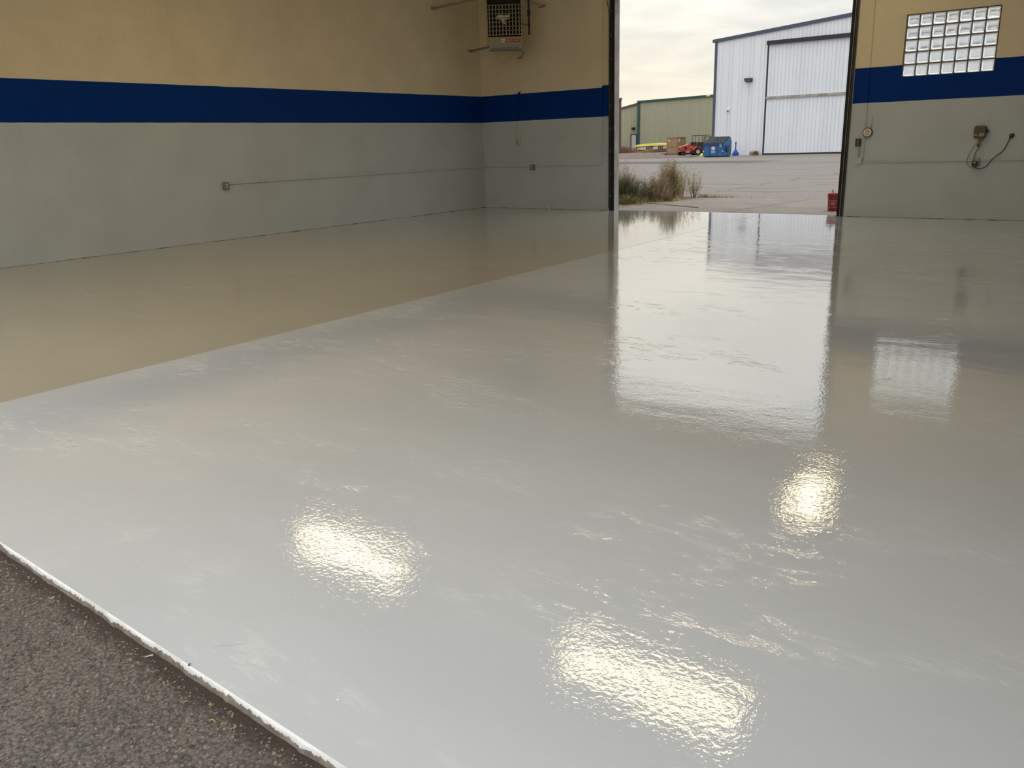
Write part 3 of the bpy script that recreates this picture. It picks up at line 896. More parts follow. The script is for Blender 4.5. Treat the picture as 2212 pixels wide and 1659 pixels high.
q = MB(); q.lathe([(.0, 0), (.018, 0), (.018, .055), (.026, .058), (.026, .075), (.0, .078)], 14)
o = q.build('pipe_stub', M_WHITEP, smooth=True); o.location = (1.975, -.05, .0); tag(o, 'small white pipe stub standing at the far wall base', 'pipe')
tag(MB().box((3.10, -.018, .0), (3.36, -.002, .022)).build('paper_strip', plain('cream strip', (.55, .5, .33), .7)), 'cream strip lying along the wall base by the left jamb', 'strip')

# unit heater
HX, HY = 1.53, -1.02
hang = math.atan2(-.8, .59)+pi/2    # local -y faces the camera
ht = thing('unit_heater', 'olive gas unit heater hung high in the far corner', 'heater', (HX, HY, 3.52), hang)
W2, HH, HD = .385, 1.18, .50
b = MB()
b.box((-W2, 0, .10), (-W2+.018, HD, HH)); b.box((W2-.018, 0, .10), (W2, HD, HH)); b.box((-W2, HD-.015, .10), (W2, HD, HH)); b.box((-W2, 0, HH-.02), (W2, HD, HH))
b.bev((-W2-.004, -.014, .075), (W2+.004, .018, .265), .006); b.box((-W2, 0, .10), (W2, HD, .115))
b.build('casing', M_HEATER, ht)
MB().box((-W2+.018, .16, .115), (W2-.018, .17, HH-.02)).build('cavity', M_DARK, ht)
MB().bev((-W2-.002, -.010, .26), (-W2+.022, .02, HH), .003).build('side_frame', M_HEATER, ht); MB().bev((W2-.022, -.010, .26), (W2+.002, .02, HH), .003).build('side_frame', M_HEATER, ht)
for k in range(8):
    z = .305+k*.086
    big_ = k in (0,)
    tilt = Matrix.Translation((0, .012, z)) @ Matrix.Rotation(.45 if k < 7 else -.3, 4, 'X')
    MB().box((-W2+.022, -.014, -.004), (W2-.022, .022, .006 if not big_ else .012), tilt).build('louver', M_HEATER, ht)
for k in range(10):
    x = -W2+.06+k*(2*W2-.12)/9
    MB().bev((x-.009, .05, .29), (x+.009, .10, .93), .003).build('tube', M_FIN, ht)
b = MB()
for k, (x, z, sx, sz) in enumerate(((-.10, .67, .05, .05), (-.03, .64, .035, .07), (.04, .66, .05, .045), (.10, .68, .03, .04), (.0, .56, .03, .04), (-.16, .66, .03, .03))):
    b.bev((x-sx, .030, z-sz), (x+sx, .048, z+sz), .008)
b.build('deflector', M_FIN, ht, label='crumpled pale deflector behind the louvers')
b = MB(); b.prism([(-.014, .012), (.46, .012), (.46, .075), (-.014, .075)], -W2+.03, W2-.01, Matrix(((0, 0, 1, 0), (1, 0, 0, 0), (0, 1, 0, 0), (0, 0, 0, 1))))
pan = b.build('burner_pan', M_HEATER2, ht)
slot = MB().bev((-.011, -.0165, .022), (.011, -.0135, .046), .001).mesh('vent_slot', M_DARK)
for k in range(13): place(slot, 'vent_slot', (-.27+k*.046, 0, 0), pan)
bd = MB().bev((-.075, -.018, .150), (.345, -.0135, .212), .001).build('badge', M_RED, ht, label='red maker badge with white lettering')
MB().bev((-.077, -.0195, .149), (.005, -.0175, .213), .001).build('logo_square', M_WHITE, bd)
RXM = Matrix.Rotation(pi/2, 4, 'X')
b = MB(); MT = Matrix.Translation((-.036, -.0200, .181)) @ RXM
for sx in (-.016, .016):
    b.prism([(sx-.016, -.016), (sx-.005, -.016), (sx, .002), (sx+.005, -.016), (sx+.016, -.016), (sx+.005, .018), (sx-.005, .018)], 0, .0012, MT)
b.build('logo', M_BLACK, bd)
for k, ch in enumerate('MODINE'): text_mb(ch, .050, .0006, Matrix.Translation((.055+.048*k, -.0192, .181)) @ RXM).build('letter', M_WHITE, bd)
# support arms: wall plates on both walls
HM = Matrix.Translation((HX, HY, 3.52)) @ rotz(hang)


def arm(p0, p1, plate_axis):
    b = MB(); p0 = Vector(p0); p1 = Vector(p1); d = p1-p0; L = d.length
    t = d.normalized(); s = t.cross(Vector((0, 0, 1))).normalized(); u = s.cross(t)
    M = Matrix((s, t, u)).transposed().to_4x4(); M.translation = p0
    Mi = HM.inverted()
    b.box((-.022, 0, -.022), (-.017, L, .022), Mi @ M); b.box((-.022, 0, .017), (.022, L, .022), Mi @ M)
    if plate_axis == 'x': b.box((p0.x-.006, p0.y-.09, p0.z-.03), (p0.x, p0.y+.09, p0.z+.03), Mi)
    else: b.box((p0.x-.09, p0.y, p0.z-.03), (p0.x+.09, p0.y+.006, p0.z+.03), Mi)
    b.build('support_arm', M_BRACK, ht)


def hl(x, y, z): return HM @ Vector((x, y, z-3.52))


arm((.008, -1.60, 4.47), hl(-W2, .2, 4.62), 'x'); arm((.008, -.35, 3.66), hl(-W2+.05, .40, 3.63), 'x'); arm((1.84, -.008, 4.47), hl(W2-.02, .45, 4.62), 'y')
b = MB(); Mi = HM.inverted()
b.tube([hl(-.26, .1, 3.53), hl(-.20, .12, 3.42), hl(-.10, .14, 3.27), hl(0, .15, 3.245), hl(.08, .16, 3.27), hl(.16, .2, 3.42), hl(.23, .26, 3.50)], .0035, 5)
o = b.build('wire', M_BRACK, None, smooth=True); tag(o, 'thin drooping wire under the unit heater', 'wire')
b = MB(); b.tube([hl(W2-.06, .30, 3.57), hl(W2-.03, .40, 3.54), (1.45, -.22, 3.52), (1.32, -.09, 3.47), (1.25, -.035, 3.43)], .014, 8)
b.tube([(1.255, -.03, 3.43), (1.14, -.028, 3.43)], .017, 8)
tag(b.build('flexible_conduit', M_BRACK, smooth=True), 'flexible conduit looping from the heater to the wall', 'conduit')
b = MB(); g0 = Vector((2.02, -.78, 0))
gp = [(g0.x, g0.y, 5.2), (g0.x, g0.y, 3.82)]
b.tube(gp, .022, 10); b.tube([(g0.x, g0.y, 4.30), (g0.x, g0.y, 4.17)], .034, 10); b.tube([(g0.x, g0.y, 4.02), (g0.x, g0.y, 3.98)], .03, 10); b.tube([(g0.x, g0.y, 3.84), (g0.x, g0.y, 3.80)], .028, 10)
gpo = b.build('gas_pipe', M_GASPIPE, smooth=True); tag(gpo, 'black iron gas pipe hanging beside the unit heater', 'pipe')
b = MB(); e = hl(W2, .22, 4.05); b.tube([(g0.x, g0.y, 4.0), e], .016, 8); b.build('branch', M_BRACK, gpo, smooth=True)

# fittings right of the doorway
ps = thing('push_button_station', 'black three-button door control beside the right jamb', 'switch', (8.895, 0, 1.35))
MB().bev((-.045, -.055, -.068), (.045, 0, .068), .006).build('body', M_BLACK, ps)
for k in range(3):
    q = MB(); q.lathe([(.011, 0), (.011, .008), (.008, .011), (0, .011)], 12, Matrix.Translation((0, -.055, .04-.04*k)) @ Matrix.Rotation(pi/2, 4, 'X')); q.build('button', M_GREYBOX, ps)
jb = thing('junction_box', 'flat light grey junction box below the black door control', 'box', (8.925, 0, 1.022))
MB().bev((-.062, -.045, -.057), (.062, 0, .057), .004).build('box', M_GREYBOX, jb); MB().bev((-.064, -.048, -.059), (.064, -.0445, .059), .001).build('cover', M_GREYBOX, jb)
q = MB(); q.tube([(8.90, -.02, 1.285), (8.91, -.02, 1.078)], .010, 8); q.tube([(8.925, -.02, 1.285), (8.94, -.02, 1.078)], .006, 6); tag(q.build('cable', M_GREYBOX, smooth=True), 'short grey cables from the door control to the junction box', 'cable')
dl = thing('round_dial', 'round cream dial with dark rim on the wall by the door', 'dial', (9.045, 0, 1.525))
RYM = Matrix.Rotation(pi/2, 4, 'X')
q = MB(); q.lathe([(.0, 0), (.082, 0), (.086, .01), (.086, .036), (.080, .040), (.0, .040)], 32, RYM); q.build('rim', plain('dark rim', (.03, .025, .02), .4), dl, smooth=True)
q = MB(); q.lathe([(.0, .040), (.074, .040), (.072, .046), (.0, .050)], 32, RYM); fc = q.build('face', M_CREAM, dl, smooth=True)
MB().box((-.025, -.0515, .032), (.025, -.046, .042)).build('slot', M_BROWN, fc); MB().box((-.035, -.0508, -.05), (.035, -.0465, .02)).build('grille', plain('dial grille', (.52, .41, .30), .6), fc)
q = MB(); q.tube([(9.10, -.006, 1.60), (9.105, -.006, 1.80)], .0025, 5); tag(q.build('antenna_wire', M_BROWN), 'thin wire rising from the round dial', 'wire')
bv = thing('wall_device', 'brown rounded wall device with a pale band and hanging cord', 'device', (10.885, 0, 1.475))
def rrect(w, h, r, n=6):
    return [(sx*(w-r)+r*cos(math.radians(a+90*k/n)), sz*(h-r)+r*sin(math.radians(a+90*k/n))) for (sx, sz, a) in ((1, 1, 0), (-1, 1, 90), (-1, -1, 180), (1, -1, 270)) for k in range(n+1)]


q = MB(); sh = [[(x-.005, -y_, z) for x, z in rrect(w_, h_, r_)] for (w_, h_, r_, y_) in ((.088, .099, .032, 0), (.090, .101, .032, .01), (.090, .101, .032, .08), (.087, .097, .03, .094), (.078, .088, .026, .1))]
nn = len(sh[0]); q.add([p_ for l_ in sh for p_ in l_], [(i*nn+k, (i+1)*nn+k, (i+1)*nn+(k+1) % nn, i*nn+(k+1) % nn) for i in range(4) for k in range(nn)]+[tuple(range(4*nn, 5*nn))])
q.build('shell', M_BROWN, bv, smooth=True)
MB().bev((-.082, -.106, -.062), (-.040, -.099, -.036), .001).build('label_strip', plain('pale band', (.30, .29, .24), .5), bv)
q = MB(); q.prism([(.045*cos(2*pi*k/20), .032*sin(2*pi*k/20)) for k in range(20)], .0985, .1045, Matrix.Translation((.030, 0, -.046)) @ RYM); q.build('label_oval', plain('pale oval', (.26, .26, .22), .5), bv)
MB().bev((-.042, -.104, -.050), (.0, -.0985, -.042), .0005).build('label_line', plain('band grey', (.20, .2, .17), .5), bv)
q = MB(); q.lathe([(.0, 0), (.026, 0), (.026, .035), (.018, .042), (0, .042)], 14, Matrix.Translation((.078, -.05, .012)) @ Matrix.Rotation(pi/2, 4, 'Y')); q.build('knob', M_BLACK, bv, smooth=True)
q = MB(); q.bev((-.012, -.075, -.155), (.018, -.05, -.118), .004); q.bev((.012, -.072, -.138), (.055, -.055, -.112), .004); q.build('plug', M_REDTAB, bv)
ob = outlet_box('cream outlet box on the wall under the brown device', (10.862, 0, .985), 0, plain('cream outlet box', (.36, .33, .25), .5), False)
ad = thing('power_adapter', 'black power adapter plugged into the cream outlet box', 'adapter', (10.862, -.056, .955))
q = MB(); q.bev((-.046, -.05, -.052), (.040, 0, .042), .006); q.build('body', M_BLACK, ad); MB().bev((-.02, -.056, .01), (.012, -.0495, .03), .002).build('nub', M_GREYBOX, ad)
q = MB(); q.tube(smooth([(10.90, -.06, 1.33), (10.905, -.05, 1.27), (10.885, -.05, 1.21), (10.855, -.05, 1.15), (10.84, -.05, 1.08), (10.838, -.06, 1.0)]), .006, 6)
tag(q.build('cord', M_BLACK, smooth=True), 'dark cord from the brown device down to the black adapter', 'cord')
q = MB(); q.tube(smooth([(10.862, -.08, .905), (10.84, -.06, .885), (10.80, -.03, .885), (10.755, -.028, .92), (10.728, -.034, 1.0), (10.745, -.02, 1.10), (10.79, -.02, 1.20), (10.845, -.03, 1.285), (10.866, -.04, 1.29)]), .0035, 5)
tag(q.build('cord', M_STEEL, smooth=True), 'thin looping cord left of the black adapter', 'cord')
q = MB(); q.bev((10.858, -.06, 1.225), (10.882, -.035, 1.285), .006); q.tube([(10.87, -.048, 1.28), (10.868, -.05, 1.36), (10.875, -.06, 1.38)], .004, 5)
tag(q.build('ferrite_clip', M_BLACK), 'small black clip on the cord below the brown device', 'clip')
q = MB(); q.tube(smooth([(10.862, -.08, .905), (10.88, -.05, .88), (10.93, -.02, .865), (11.0, -.015, .885), (11.06, -.025, .94), (11.10, -.036, 1.01), (11.17, -.025, 1.08), (11.25, -.015, 1.155), (11.29, -.015, 1.24), (11.325, -.025, 1.33), (11.34, -.03, 1.37)]), .0065, 6)
tag(q.build('cord', M_BLACK, smooth=True), 'thick black cord curving up to the hanging black plug', 'cord')
pg = thing('hanging_plug', 'black plug hung on a nail at the right edge of the wall', 'plug', (11.352, 0, 1.40))
q = MB(); q.lathe([(.0, .012), (.030, .012), (.036, .018), (.036, .034), (.028, .040), (0, .040)], 18, RYM); q.bev((-.034, -.038, -.05), (-.006, -.016, .0), .006); q.build('body', M_BLACK, pg, smooth=True)
q = MB(); q.tube([(.012, 0, .045), (.012, -.045, .05)], .006, 8); q.build('nail', M_SILVER, pg)

# ------------------------------------------------------------------ white hangar across the yard
HY0, HZ = 54.5, -.06
hg = thing('hangar', 'white ribbed metal hangar with a huge sliding door', 'building', (0, HY0, HZ))
XL, XRT, EAVE, RIDGE_X = -17.66, 13.0, 9.42, -2.3


def roofz(x): return EAVE + .081*((x-XL) if x < RIDGE_X else (RIDGE_X-XL)-(x-RIDGE_X))


def sheet(x0, x1, z0, zf, mat, name, parent, y0=0.0, pitch=.3048, rib=.030):
    """one ribbed sheet with real trapezoidal ribs, facing -y; zf gives the top edge"""
    pts = [(x0, 0.)]
    k = math.ceil((x0-XL)/pitch-.001)
    while XL+k*pitch < x1-.03:
        c = XL+k*pitch; k += 1
        if c-.03 <= x0: continue
        pts += [(c-.026, 0.), (c-.024, -.045), (c-.004, -.045), (c-.002, rib), (c+.026, rib), (c+.040, 0.)]
    pts = [p_ for p_ in pts if p_[0] <= x1-.002]; pts.append((x1-.004, 0.))
    v = []; f = []
    for (x, d) in pts: v += [(x, y0-d, z0), (x, y0-d, zf(x)), (x, y0+.07, z0), (x, y0+.07, zf(x))]
    for i in range(len(pts)-1):
        a, c = 4*i, 4*i+4; f += [(a, c, c+1, a+1), (a+1, c+1, c+3, a+3), (a, a+2, c+2, c), (a+2, a+3, c+3, c+2)]
    f += [(0, 1, 3, 2)]; e_ = 4*(len(pts)-1); f += [(e_, e_+2, e_+3, e_+1)]
    MB().add(v, f).build(name, mat, parent)


DL, DH0, DH1, MID0, MID1 = -13.12, 8.72, 9.02, 4.50, 4.69
x = XL
while x < DL-.01:
    x1 = min(x+.9144, DL-.05); sheet(x, x1, 0, lambda q_: roofz(q_)-.03, M_SIDING, 'wall_sheet', hg); x = x1
    if x1 >= DL-.06: break
x = DL-.05
while x < XRT-1e-3:
    x1 = min(x+.9144, XRT); sheet(x, x1, DH1, lambda q_: roofz(q_)-.03, M_SIDING, 'wall_sheet', hg); x = x1
DR = 8.5
x = DR+.05
while x < XRT-1e-3:
    x1 = min(x+.9144, XRT); sheet(x, x1, 0, lambda q_: DH1, M_SIDING, 'wall_sheet', hg); x = x1
dr = MB().box((DL, .035, .12), (DR, .09, DH0)).build('sliding_door', M_SIDING2, hg, label='huge ribbed sliding door')
x = DL+.10
while x < DR-1e-3:
    x1 = min(x+.9144, DR)
    sheet(x, x1, .14, lambda q_: MID0, M_SIDING2, 'door_sheet', dr, -.04); sheet(x, x1, MID1, lambda q_: DH0, M_SIDING2, 'door_sheet', dr, -.04); x = x1
MB().box((DL+.06, -.16, MID0), (DR, -.03, MID1)).build('mid_rail', M_RAIL, dr)
MB().box((DL-.02, -.06, .02), (DL+.10, .0, DH0)).build('edge_gap', M_TRACK, dr)
MB().box((DL, -.05, .0), (DR, .0, .12)).build('bottom_seal', M_TRACK, dr)
MB().box((DL-.05, -.28, DH0), (DR+.3, .0, DH1)).build('header_track', M_TRACK, hg)
MB().box((XL-.10, -.07, 0), (XL+.11, .05, EAVE-.03)).build('corner_trim', M_TRIMBLUE, hg)
b = MB()
for (xa, xb) in ((XL-.3, RIDGE_X), (RIDGE_X, XRT+.3)):
    za, zb_ = roofz(xa), roofz(xb)
    b.add([(xa, -.14, za-.10), (xb, -.14, zb_-.10), (xb, -.14, zb_+.16), (xa, -.14, za+.16), (xa, .0, za-.10), (xb, .0, zb_-.10), (xb, .0, zb_+.16), (xa, .0, za+.16)],
          [(0, 1, 2, 3), (3, 2, 6, 7), (0, 4, 5, 1), (0, 3, 7, 4), (1, 5, 6, 2), (5, 4, 7, 6)])
b.build('rake_trim', M_TRIMBLUE, hg)
b = MB()
for (xa, xb) in ((XL-.25, RIDGE_X), (RIDGE_X, XRT+.25)):
    za, zb_ = roofz(xa)+.10, roofz(xb)+.10
    b.add([(xa, 0, za), (xb, 0, zb_), (xb, 32, zb_), (xa, 32, za), (xa, 0, za-.12), (xb, 0, zb_-.12), (xb, 32, zb_-.12), (xa, 32, za-.12)], [(0, 1, 2, 3), (7, 6, 5, 4), (0, 4, 5, 1), (2, 6, 7, 3), (1, 5, 6, 2), (0, 3, 7, 4)])
b.build('roof', M_ROOF, hg)
MB().box((XL, .03, 0), (XL+.1, 31.9, EAVE-.02)).build('side_wall', M_SIDING, hg); MB().box((XRT-.1, .03, 0), (XRT, 31.9, EAVE-.3)).build('side_wall', M_SIDING, hg)
MB().box((XL+.1, 31.8, 0), (XRT-.1, 31.9, EAVE)).build('rear_wall', M_SIDING, hg)
wlp = thing('wall_lamp', 'dark box wall lamp high on the white hangar', 'lamp', (-14.6, HY0-.03, 6.0))
b = MB(); b.prism([(0, -.12), (0, .20), (-.38, .20), (-.42, .12), (-.42, .02)], -.30, .30, Matrix(((0, 0, 1, 0), (1, 0, 0, 0), (0, 1, 0, 0), (0, 0, 0, 1)))); b.build('housing', plain('lamp bronze', (.045, .04, .038), .5), wlp)
MB().box((-.24, -.38, -.02), (.24, -.02, .0)).build('lens', plain('lamp lens', (.5, .5, .46), .4), wlp)
b = MB(); b.tube([(.05, -.01, -.12), (.05, -.01, -1.2)], .02, 6); b.build('conduit', M_SIDING2, wlp)
sc = thing('security_camera', 'small white dome camera on the white hangar wall', 'camera', (-16.37, HY0-.03, 3.76))
q = MB(); q.lathe([(.0, 0), (.13, 0), (.13, .10), (.11, .13), (0, .13)], 18, Matrix.Rotation(pi/2, 4, 'X')); q.build('base', M_WHITE, sc, smooth=True)
q = MB(); q.lathe([(.085, 0), (.082, -.05), (.055, -.085), (0, -.10)], 16, Matrix.Translation((0, -.06, -.06)), cap=False); q.build('dome', M_BLACK, sc, smooth=True)
MB().box((-.012, -.02, -1.6), (.012, -.005, -.12)).build('cable', M_SIDING2, sc)
weed('weed_clump', 'rusty dry weeds at the corner of the hangar door', 'weed', -13.55, 53.85, 160, .45, .45, [M_BRUSH, M_STRAW], .4, 4, .015, .3, 41, -.06)
# smoking receptacle
q = thing('smoking_receptacle', 'bright blue smokers post with a long neck beside the dumpster', 'ashtray', (-15.30, 53.9, -.06))
b = MB(); b.lathe([(0, 0), (.27, 0), (.28, .03), (.28, .20), (.25, .26), (.17, .29), (.16, .38), (.12, .44), (.055, .48)], 24, cap=False); b.build('base', M_BLUECAN, q, smooth=True)
b = MB(); b.lathe([(.06, .45), (.045, .55), (.045, .98), (.062, 1.0), (.062, 1.12), (.04, 1.15), (0, 1.15)], 16); b.build('neck', plain('dark blue neck', (.006, .02, .16), .4), q, smooth=True)

# blue dumpster
dp = thing('dumpster', 'blue steel dumpster with sloped black lids before the white hangar', 'dumpster', (-15.42, 49.5, -.06))
DW = .88
side = [(0, .10), (1.52, .10), (1.60, .22), (1.62, 1.22), (1.36, 1.55), (1.18, 1.55), (0, 1.07)]
PX = Matrix(((0, 0, 1, 0), (1, 0, 0, 0), (0, 1, 0, 0), (0, 0, 0, 1)))
b = MB(); b.prism(side, -DW, DW, PX); b.build('body', M_DUMP, dp)
b = MB()
b.bev((-DW-.03, -.05, .98), (DW+.03, .02, 1.08), .01); b.bev((-DW-.01, -.035, .88), (DW+.01, .01, .945), .01)
for xx in (-DW+.02, -.34, .30, DW-.02): b.bev((xx-.03, -.035, .10), (xx+.03, .01, .90), .008)
b.build('rib', M_DUMPD, dp)
b = MB(); b.bev((-DW+.06, .06, 0), (DW-.04, 1.5, .10), .01)
for xx in (-.1, .42): b.box((xx-.03, -.02, .0), (xx+.03, .06, .12))
b.build('skid', M_LID, dp)
for (xa, xb) in ((-DW+.0, -.02), (.02, DW)):
    b = MB(); sl = math.atan2(.48, 1.18); M = Matrix.Translation((0, -.03, 1.085)) @ Matrix.Rotation(sl, 4, 'X')
    b.bev((xa, 0, 0), (xb, 1.34, .03), .008, M)
    n = 7
    for k in range(n):
        xx = xa+.06+(xb-xa-.12)*k/(n-1); b.bev((xx-.022, .04, .028), (xx+.022, 1.30, .055), .008, M)
    b.build('lid', M_LID, dp)
b = MB()
for sx in (1,):
    b.prism([(.35, .62), (.50, .42), (1.15, .46), (1.15, .60), (.72, .60), (.72, .86), (1.1, .86), (1.1, .92), (.45, .92), (.35, .80)], DW, DW+.14, PX)
b.build('fork_pocket', M_DUMPD, dp)
b = MB(); b.prism([(.42, .60), (.70, .60), (.70, .86), (.42, .86)], DW+.138, DW+.145, PX); b.build('pocket_opening', M_BLACK, dp)
# emblem: five-petalled star, two lines of lettering too small to read, stickers
b = MB(); star = []
for k in range(20):
    a = pi/2+2*pi*k/20; rr = .20 if k % 4 == 0 else (.185 if k % 4 in (1, 3) else .125); star.append((rr*cos(a), rr*sin(a)))
b.prism(star, 0, .004, Matrix.Translation((-.02, -.012, .70)) @ RXM); em = b.build('emblem', M_PINK, dp)
b = MB(); st5 = [((.10 if k % 2 == 0 else .042)*cos(pi/2+2*pi*k/10), (.10 if k % 2 == 0 else .042)*sin(pi/2+2*pi*k/10)) for k in range(10)]
b.prism(st5, .004, .008, Matrix.Translation((-.02, -.012, .70)) @ RXM); b.build('star', M_WHITE, em)
b = MB()
for k in range(7): b.box((-.19+k*.052, -.016, .44), (-.148+k*.052, -.011, .495))
b.build('lettering', M_PALETXT, dp, kind='stuff')
b = MB()
for k in range(9): b.box((-.19+k*.041, -.016, .35), (-.160+k*.041, -.011, .385))
b.build('lettering', M_PALETXT, dp, kind='stuff')
MB().box((.53, -.056, .985), (.70, -.0505, 1.04)).build('sticker', M_YELLAB, dp); MB().box((.53, -.042, .83), (.70, -.036, .915)).build('sticker', M_YELLAB, dp)
b = MB(); b.lathe([(.0, 0), (.045, 0), (.045, .02), (0, .03)], 12, Matrix.Translation((.82, -.03, .46)) @ RXM); b.lathe([(.0, 0), (.045, 0), (.045, .02), (0, .03)], 12, Matrix.Translation((-.84, -.03, .46)) @ RXM); b.build('reflector', M_WHITE, dp)

# wooden crate
cr = thing('crate', 'large strand board shipping crate with lumber frame', 'crate', (-25.28, 62.0, -.05))
MB().box((-.57, .02, .08), (.57, 1.85, 1.62)).build('panel', M_OSB, cr)
b = MB()
for xx in (-.58, .48): b.bev((xx, -.02, .05), (xx+.10, .03, 1.64), .004)
for zz in (.05, .78, 1.55): b.bev((-.58, -.015, zz), (.58, .028, zz+.10), .004)
for yy in (0, .88, 1.78): b.bev((.565, yy, .05), (.61, yy+.10, 1.64), .004)
for zz in (.05, 1.55): b.bev((.565, 0, zz), (.605, 1.88, zz+.10), .004)
b.bev((-.6, -.03, 1.64), (.63, 1.9, 1.69), .004)
for yy in (.05, .9, 1.7): b.bev((-.58, yy, -.0), (.58, yy+.1, .08), .004)
b.build('frame', M_WOOD, cr)
b = MB(); b.box((-.42, .012, 1.32), (-.27, .019, 1.46)); b.box((.572, .30, 1.25), (.578, .55, 1.5)); b.build('paper_label', M_WHITE, cr)

# red garden tractor
mw = thing('lawn_tractor', 'red lawn tractor with cream wheel hubs beside the crate', 'tractor', (-21.05, 57.0, -.05), math.atan2(-.74, -.67))
# local +x is forward
b = MB(); b.prism([(-.05, .50), (.98, .48), (1.02, .62), (.98, .80), (.45, .92), (.15, 1.02), (-.05, .98)], -.27, .27, Matrix.Rotation(pi/2, 4, 'X')); b.build('hood', M_MOWRED, mw)
b = MB(); b.bev((.30, -.24, .34), (1.02, .24, .50), .02); b.bev((-.95, -.24, .34), (.30, .24, .46), .02); b.build('chassis', M_MOWRED, mw)
MB().bev((1.00, -.22, .52), (1.03, .22, .77), .006).build('grille', M_BLACK, mw)
b = MB()
for sy in (-1, 1): b.bev((.35, sy*.272-.004, .56), (.62, sy*.272+.004, .80), .002)
b.build('side_vent', M_BLACK, mw)
b = MB()
for sy in (-.15, .15): b.lathe([(0, 0), (.035, 0), (.03, .012), (0, .015)], 12, Matrix.Translation((1.03, sy, .72)) @ Matrix.Rotation(pi/2, 4, 'Y'))
b.build('headlamp', M_WHITE, mw)
b = MB()
for sy in (-1, 1):
    b.prism([(-.98, .56), (-.95, .70), (-.75, .80), (-.45, .80), (-.25, .68), (-.15, .50), (-.25, .50), (-.45, .72), (-.75, .72), (-.88, .58)], .22, .56, Matrix.Scale(sy, 4, (0, 1, 0)) @ Matrix.Rotation(pi/2, 4, 'X'))
b.build('fender', M_MOWRED, mw)
b = MB(); b.bev((-.80, -.22, .80), (-.38, .22, .90), .03); b.bev((-.90, -.24, .86), (-.74, .24, 1.20), .03); b.build('seat', M_BLACK, mw)
MB().bev((-.16, -.25, .88), (.04, .25, 1.06), .04).build('dashboard', M_BLACK, mw)
b = MB(); b.tube([(.02, 0, .95), (-.12, 0, 1.08)], .02, 8)
n = 20; ring_ = [(-.12+.05*sin(2*pi*k/n), .18*cos(2*pi*k/n), 1.08+.17*sin(2*pi*k/n)*.4) for k in range(n+1)]; b.tube(ring_, .018, 6); b.build('steering_wheel', M_BLACK, mw)


def wheel(x, y, r, w, hub):
    M = Matrix.Translation((x, y, r)) @ Matrix.Rotation(pi/2, 4, 'X')
    b = MB(); b.lathe([(r*.55, -w/2), (r*.93, -w/2), (r, -w*.3), (r, w*.3), (r*.93, w/2), (r*.55, w/2)], 28, M, cap=False); ty = b.build('wheel', M_TYRE, mw, smooth=True)
    b = MB(); b.lathe([(0, -w*.42), (r*.2, -w*.44), (r*.25, -w*.3), (r*.5, -w*.36), (r*.57, -w*.48), (r*.57, w*.48), (r*.5, w*.36), (r*.25, w*.3), (r*.2, w*.44), (0, w*.42)], 24, M); b.build('hub', hub, ty, smooth=True)


for sy in (-1, 1): wheel(-.62, sy*.46, .34, .26, M_HUB); wheel(.72, sy*.42, .21, .16, M_TRAILER)
MB().bev((-.05, -.48, .12), (.45, .48, .28), .03).build('mower_deck', M_TYRE, mw)

# utility trailer with tail gate
tr_ = thing('utility_trailer', 'black utility trailer with an upright barred gate behind the tractor', 'trailer', (-22.9, 64.0, -.05))
b = MB()
for xx in (-1.10, -.74, -.38, -.02, .34, .70): b.box((xx-.02, -.02, 1.12), (xx+.02, .02, 1.79))
b.box((-1.12, -.025, 1.76), (.72, .025, 1.81)); b.box((-1.12, -.025, 1.12), (.72, .025, 1.16)); b.build('gate', M_TRAILER, tr_)
b = MB(); b.box((.35, -.5, 1.60), (1.3, -.45, 1.65)); b.box((.35, -.5, .9), (.40, -.45, 1.65)); b.box((1.25, -.5, .9), (1.3, -.45, 1.65)); b.build('side_rail', M_TRAILER, tr_)
b = MB(); b.box((-1.0, -.6, .42), (1.6, 1.4, .56)); b.box((-.98, -.6, .55), (1.6, -.52, 1.10)); b.box((-1.0, -.6, .55), (-.94, 1.4, 1.14)); b.box((1.54, -.6, .55), (1.6, 1.4, 1.14)); b.box((-.8, -.03, .5), (-.74, .03, 1.14)); b.box((-.1, -.03, .5), (-.04, .03, 1.14)); b.build('bed', M_TRAILER, tr_)
b = MB()
for xx in (.2, .9): b.lathe([(0, -.1), (.28, -.1), (.3, -.06), (.3, .06), (.28, .1), (0, .1)], 24, Matrix.Translation((xx, -.72, .3)) @ Matrix.Rotation(pi/2, 4, 'X'))
b.build('wheel', M_TYRE, tr_, smooth=True)
# small yellow jack behind the dumpster
yj = thing('trailer_jack', 'small yellow jack with a thin post left of the dumpster', 'jack', (-18.05, 53.2, -.05))
b = MB(); b.lathe([(0, 0), (.22, 0), (.20, .10), (.13, .20), (.07, .26), (0, .26)], 16); b.bev((.05, -.12, .0), (.30, .12, .22), .03); b.build('base', M_YELLOW, yj)
b = MB(); b.tube([(.05, 0, .2), (.07, 0, .62)], .02, 8); b.build('post', M_SILVER, yj)
# steel bar on two feet
db = thing('drag_bar', 'low dark steel bar on feet lying before crate and tractor', 'bar', (-23.1, 58.9, -.05))
b = MB(); b.bev((-1.75, -.06, .12), (1.15, .06, .20), .01); b.build('beam', plain('steel beam', (.11, .105, .14), .4, .5), db)
for xx in (-1.3, .0, .75):
    MB().bev((xx-.06, -.12, 0), (xx+.06, .12, .12), .01).build('foot', M_TRAILER, db)
b = MB(); b.bev((.85, -.14, .16), (1.35, .10, .30), .02); b.build('bracket', M_SILVER, db)

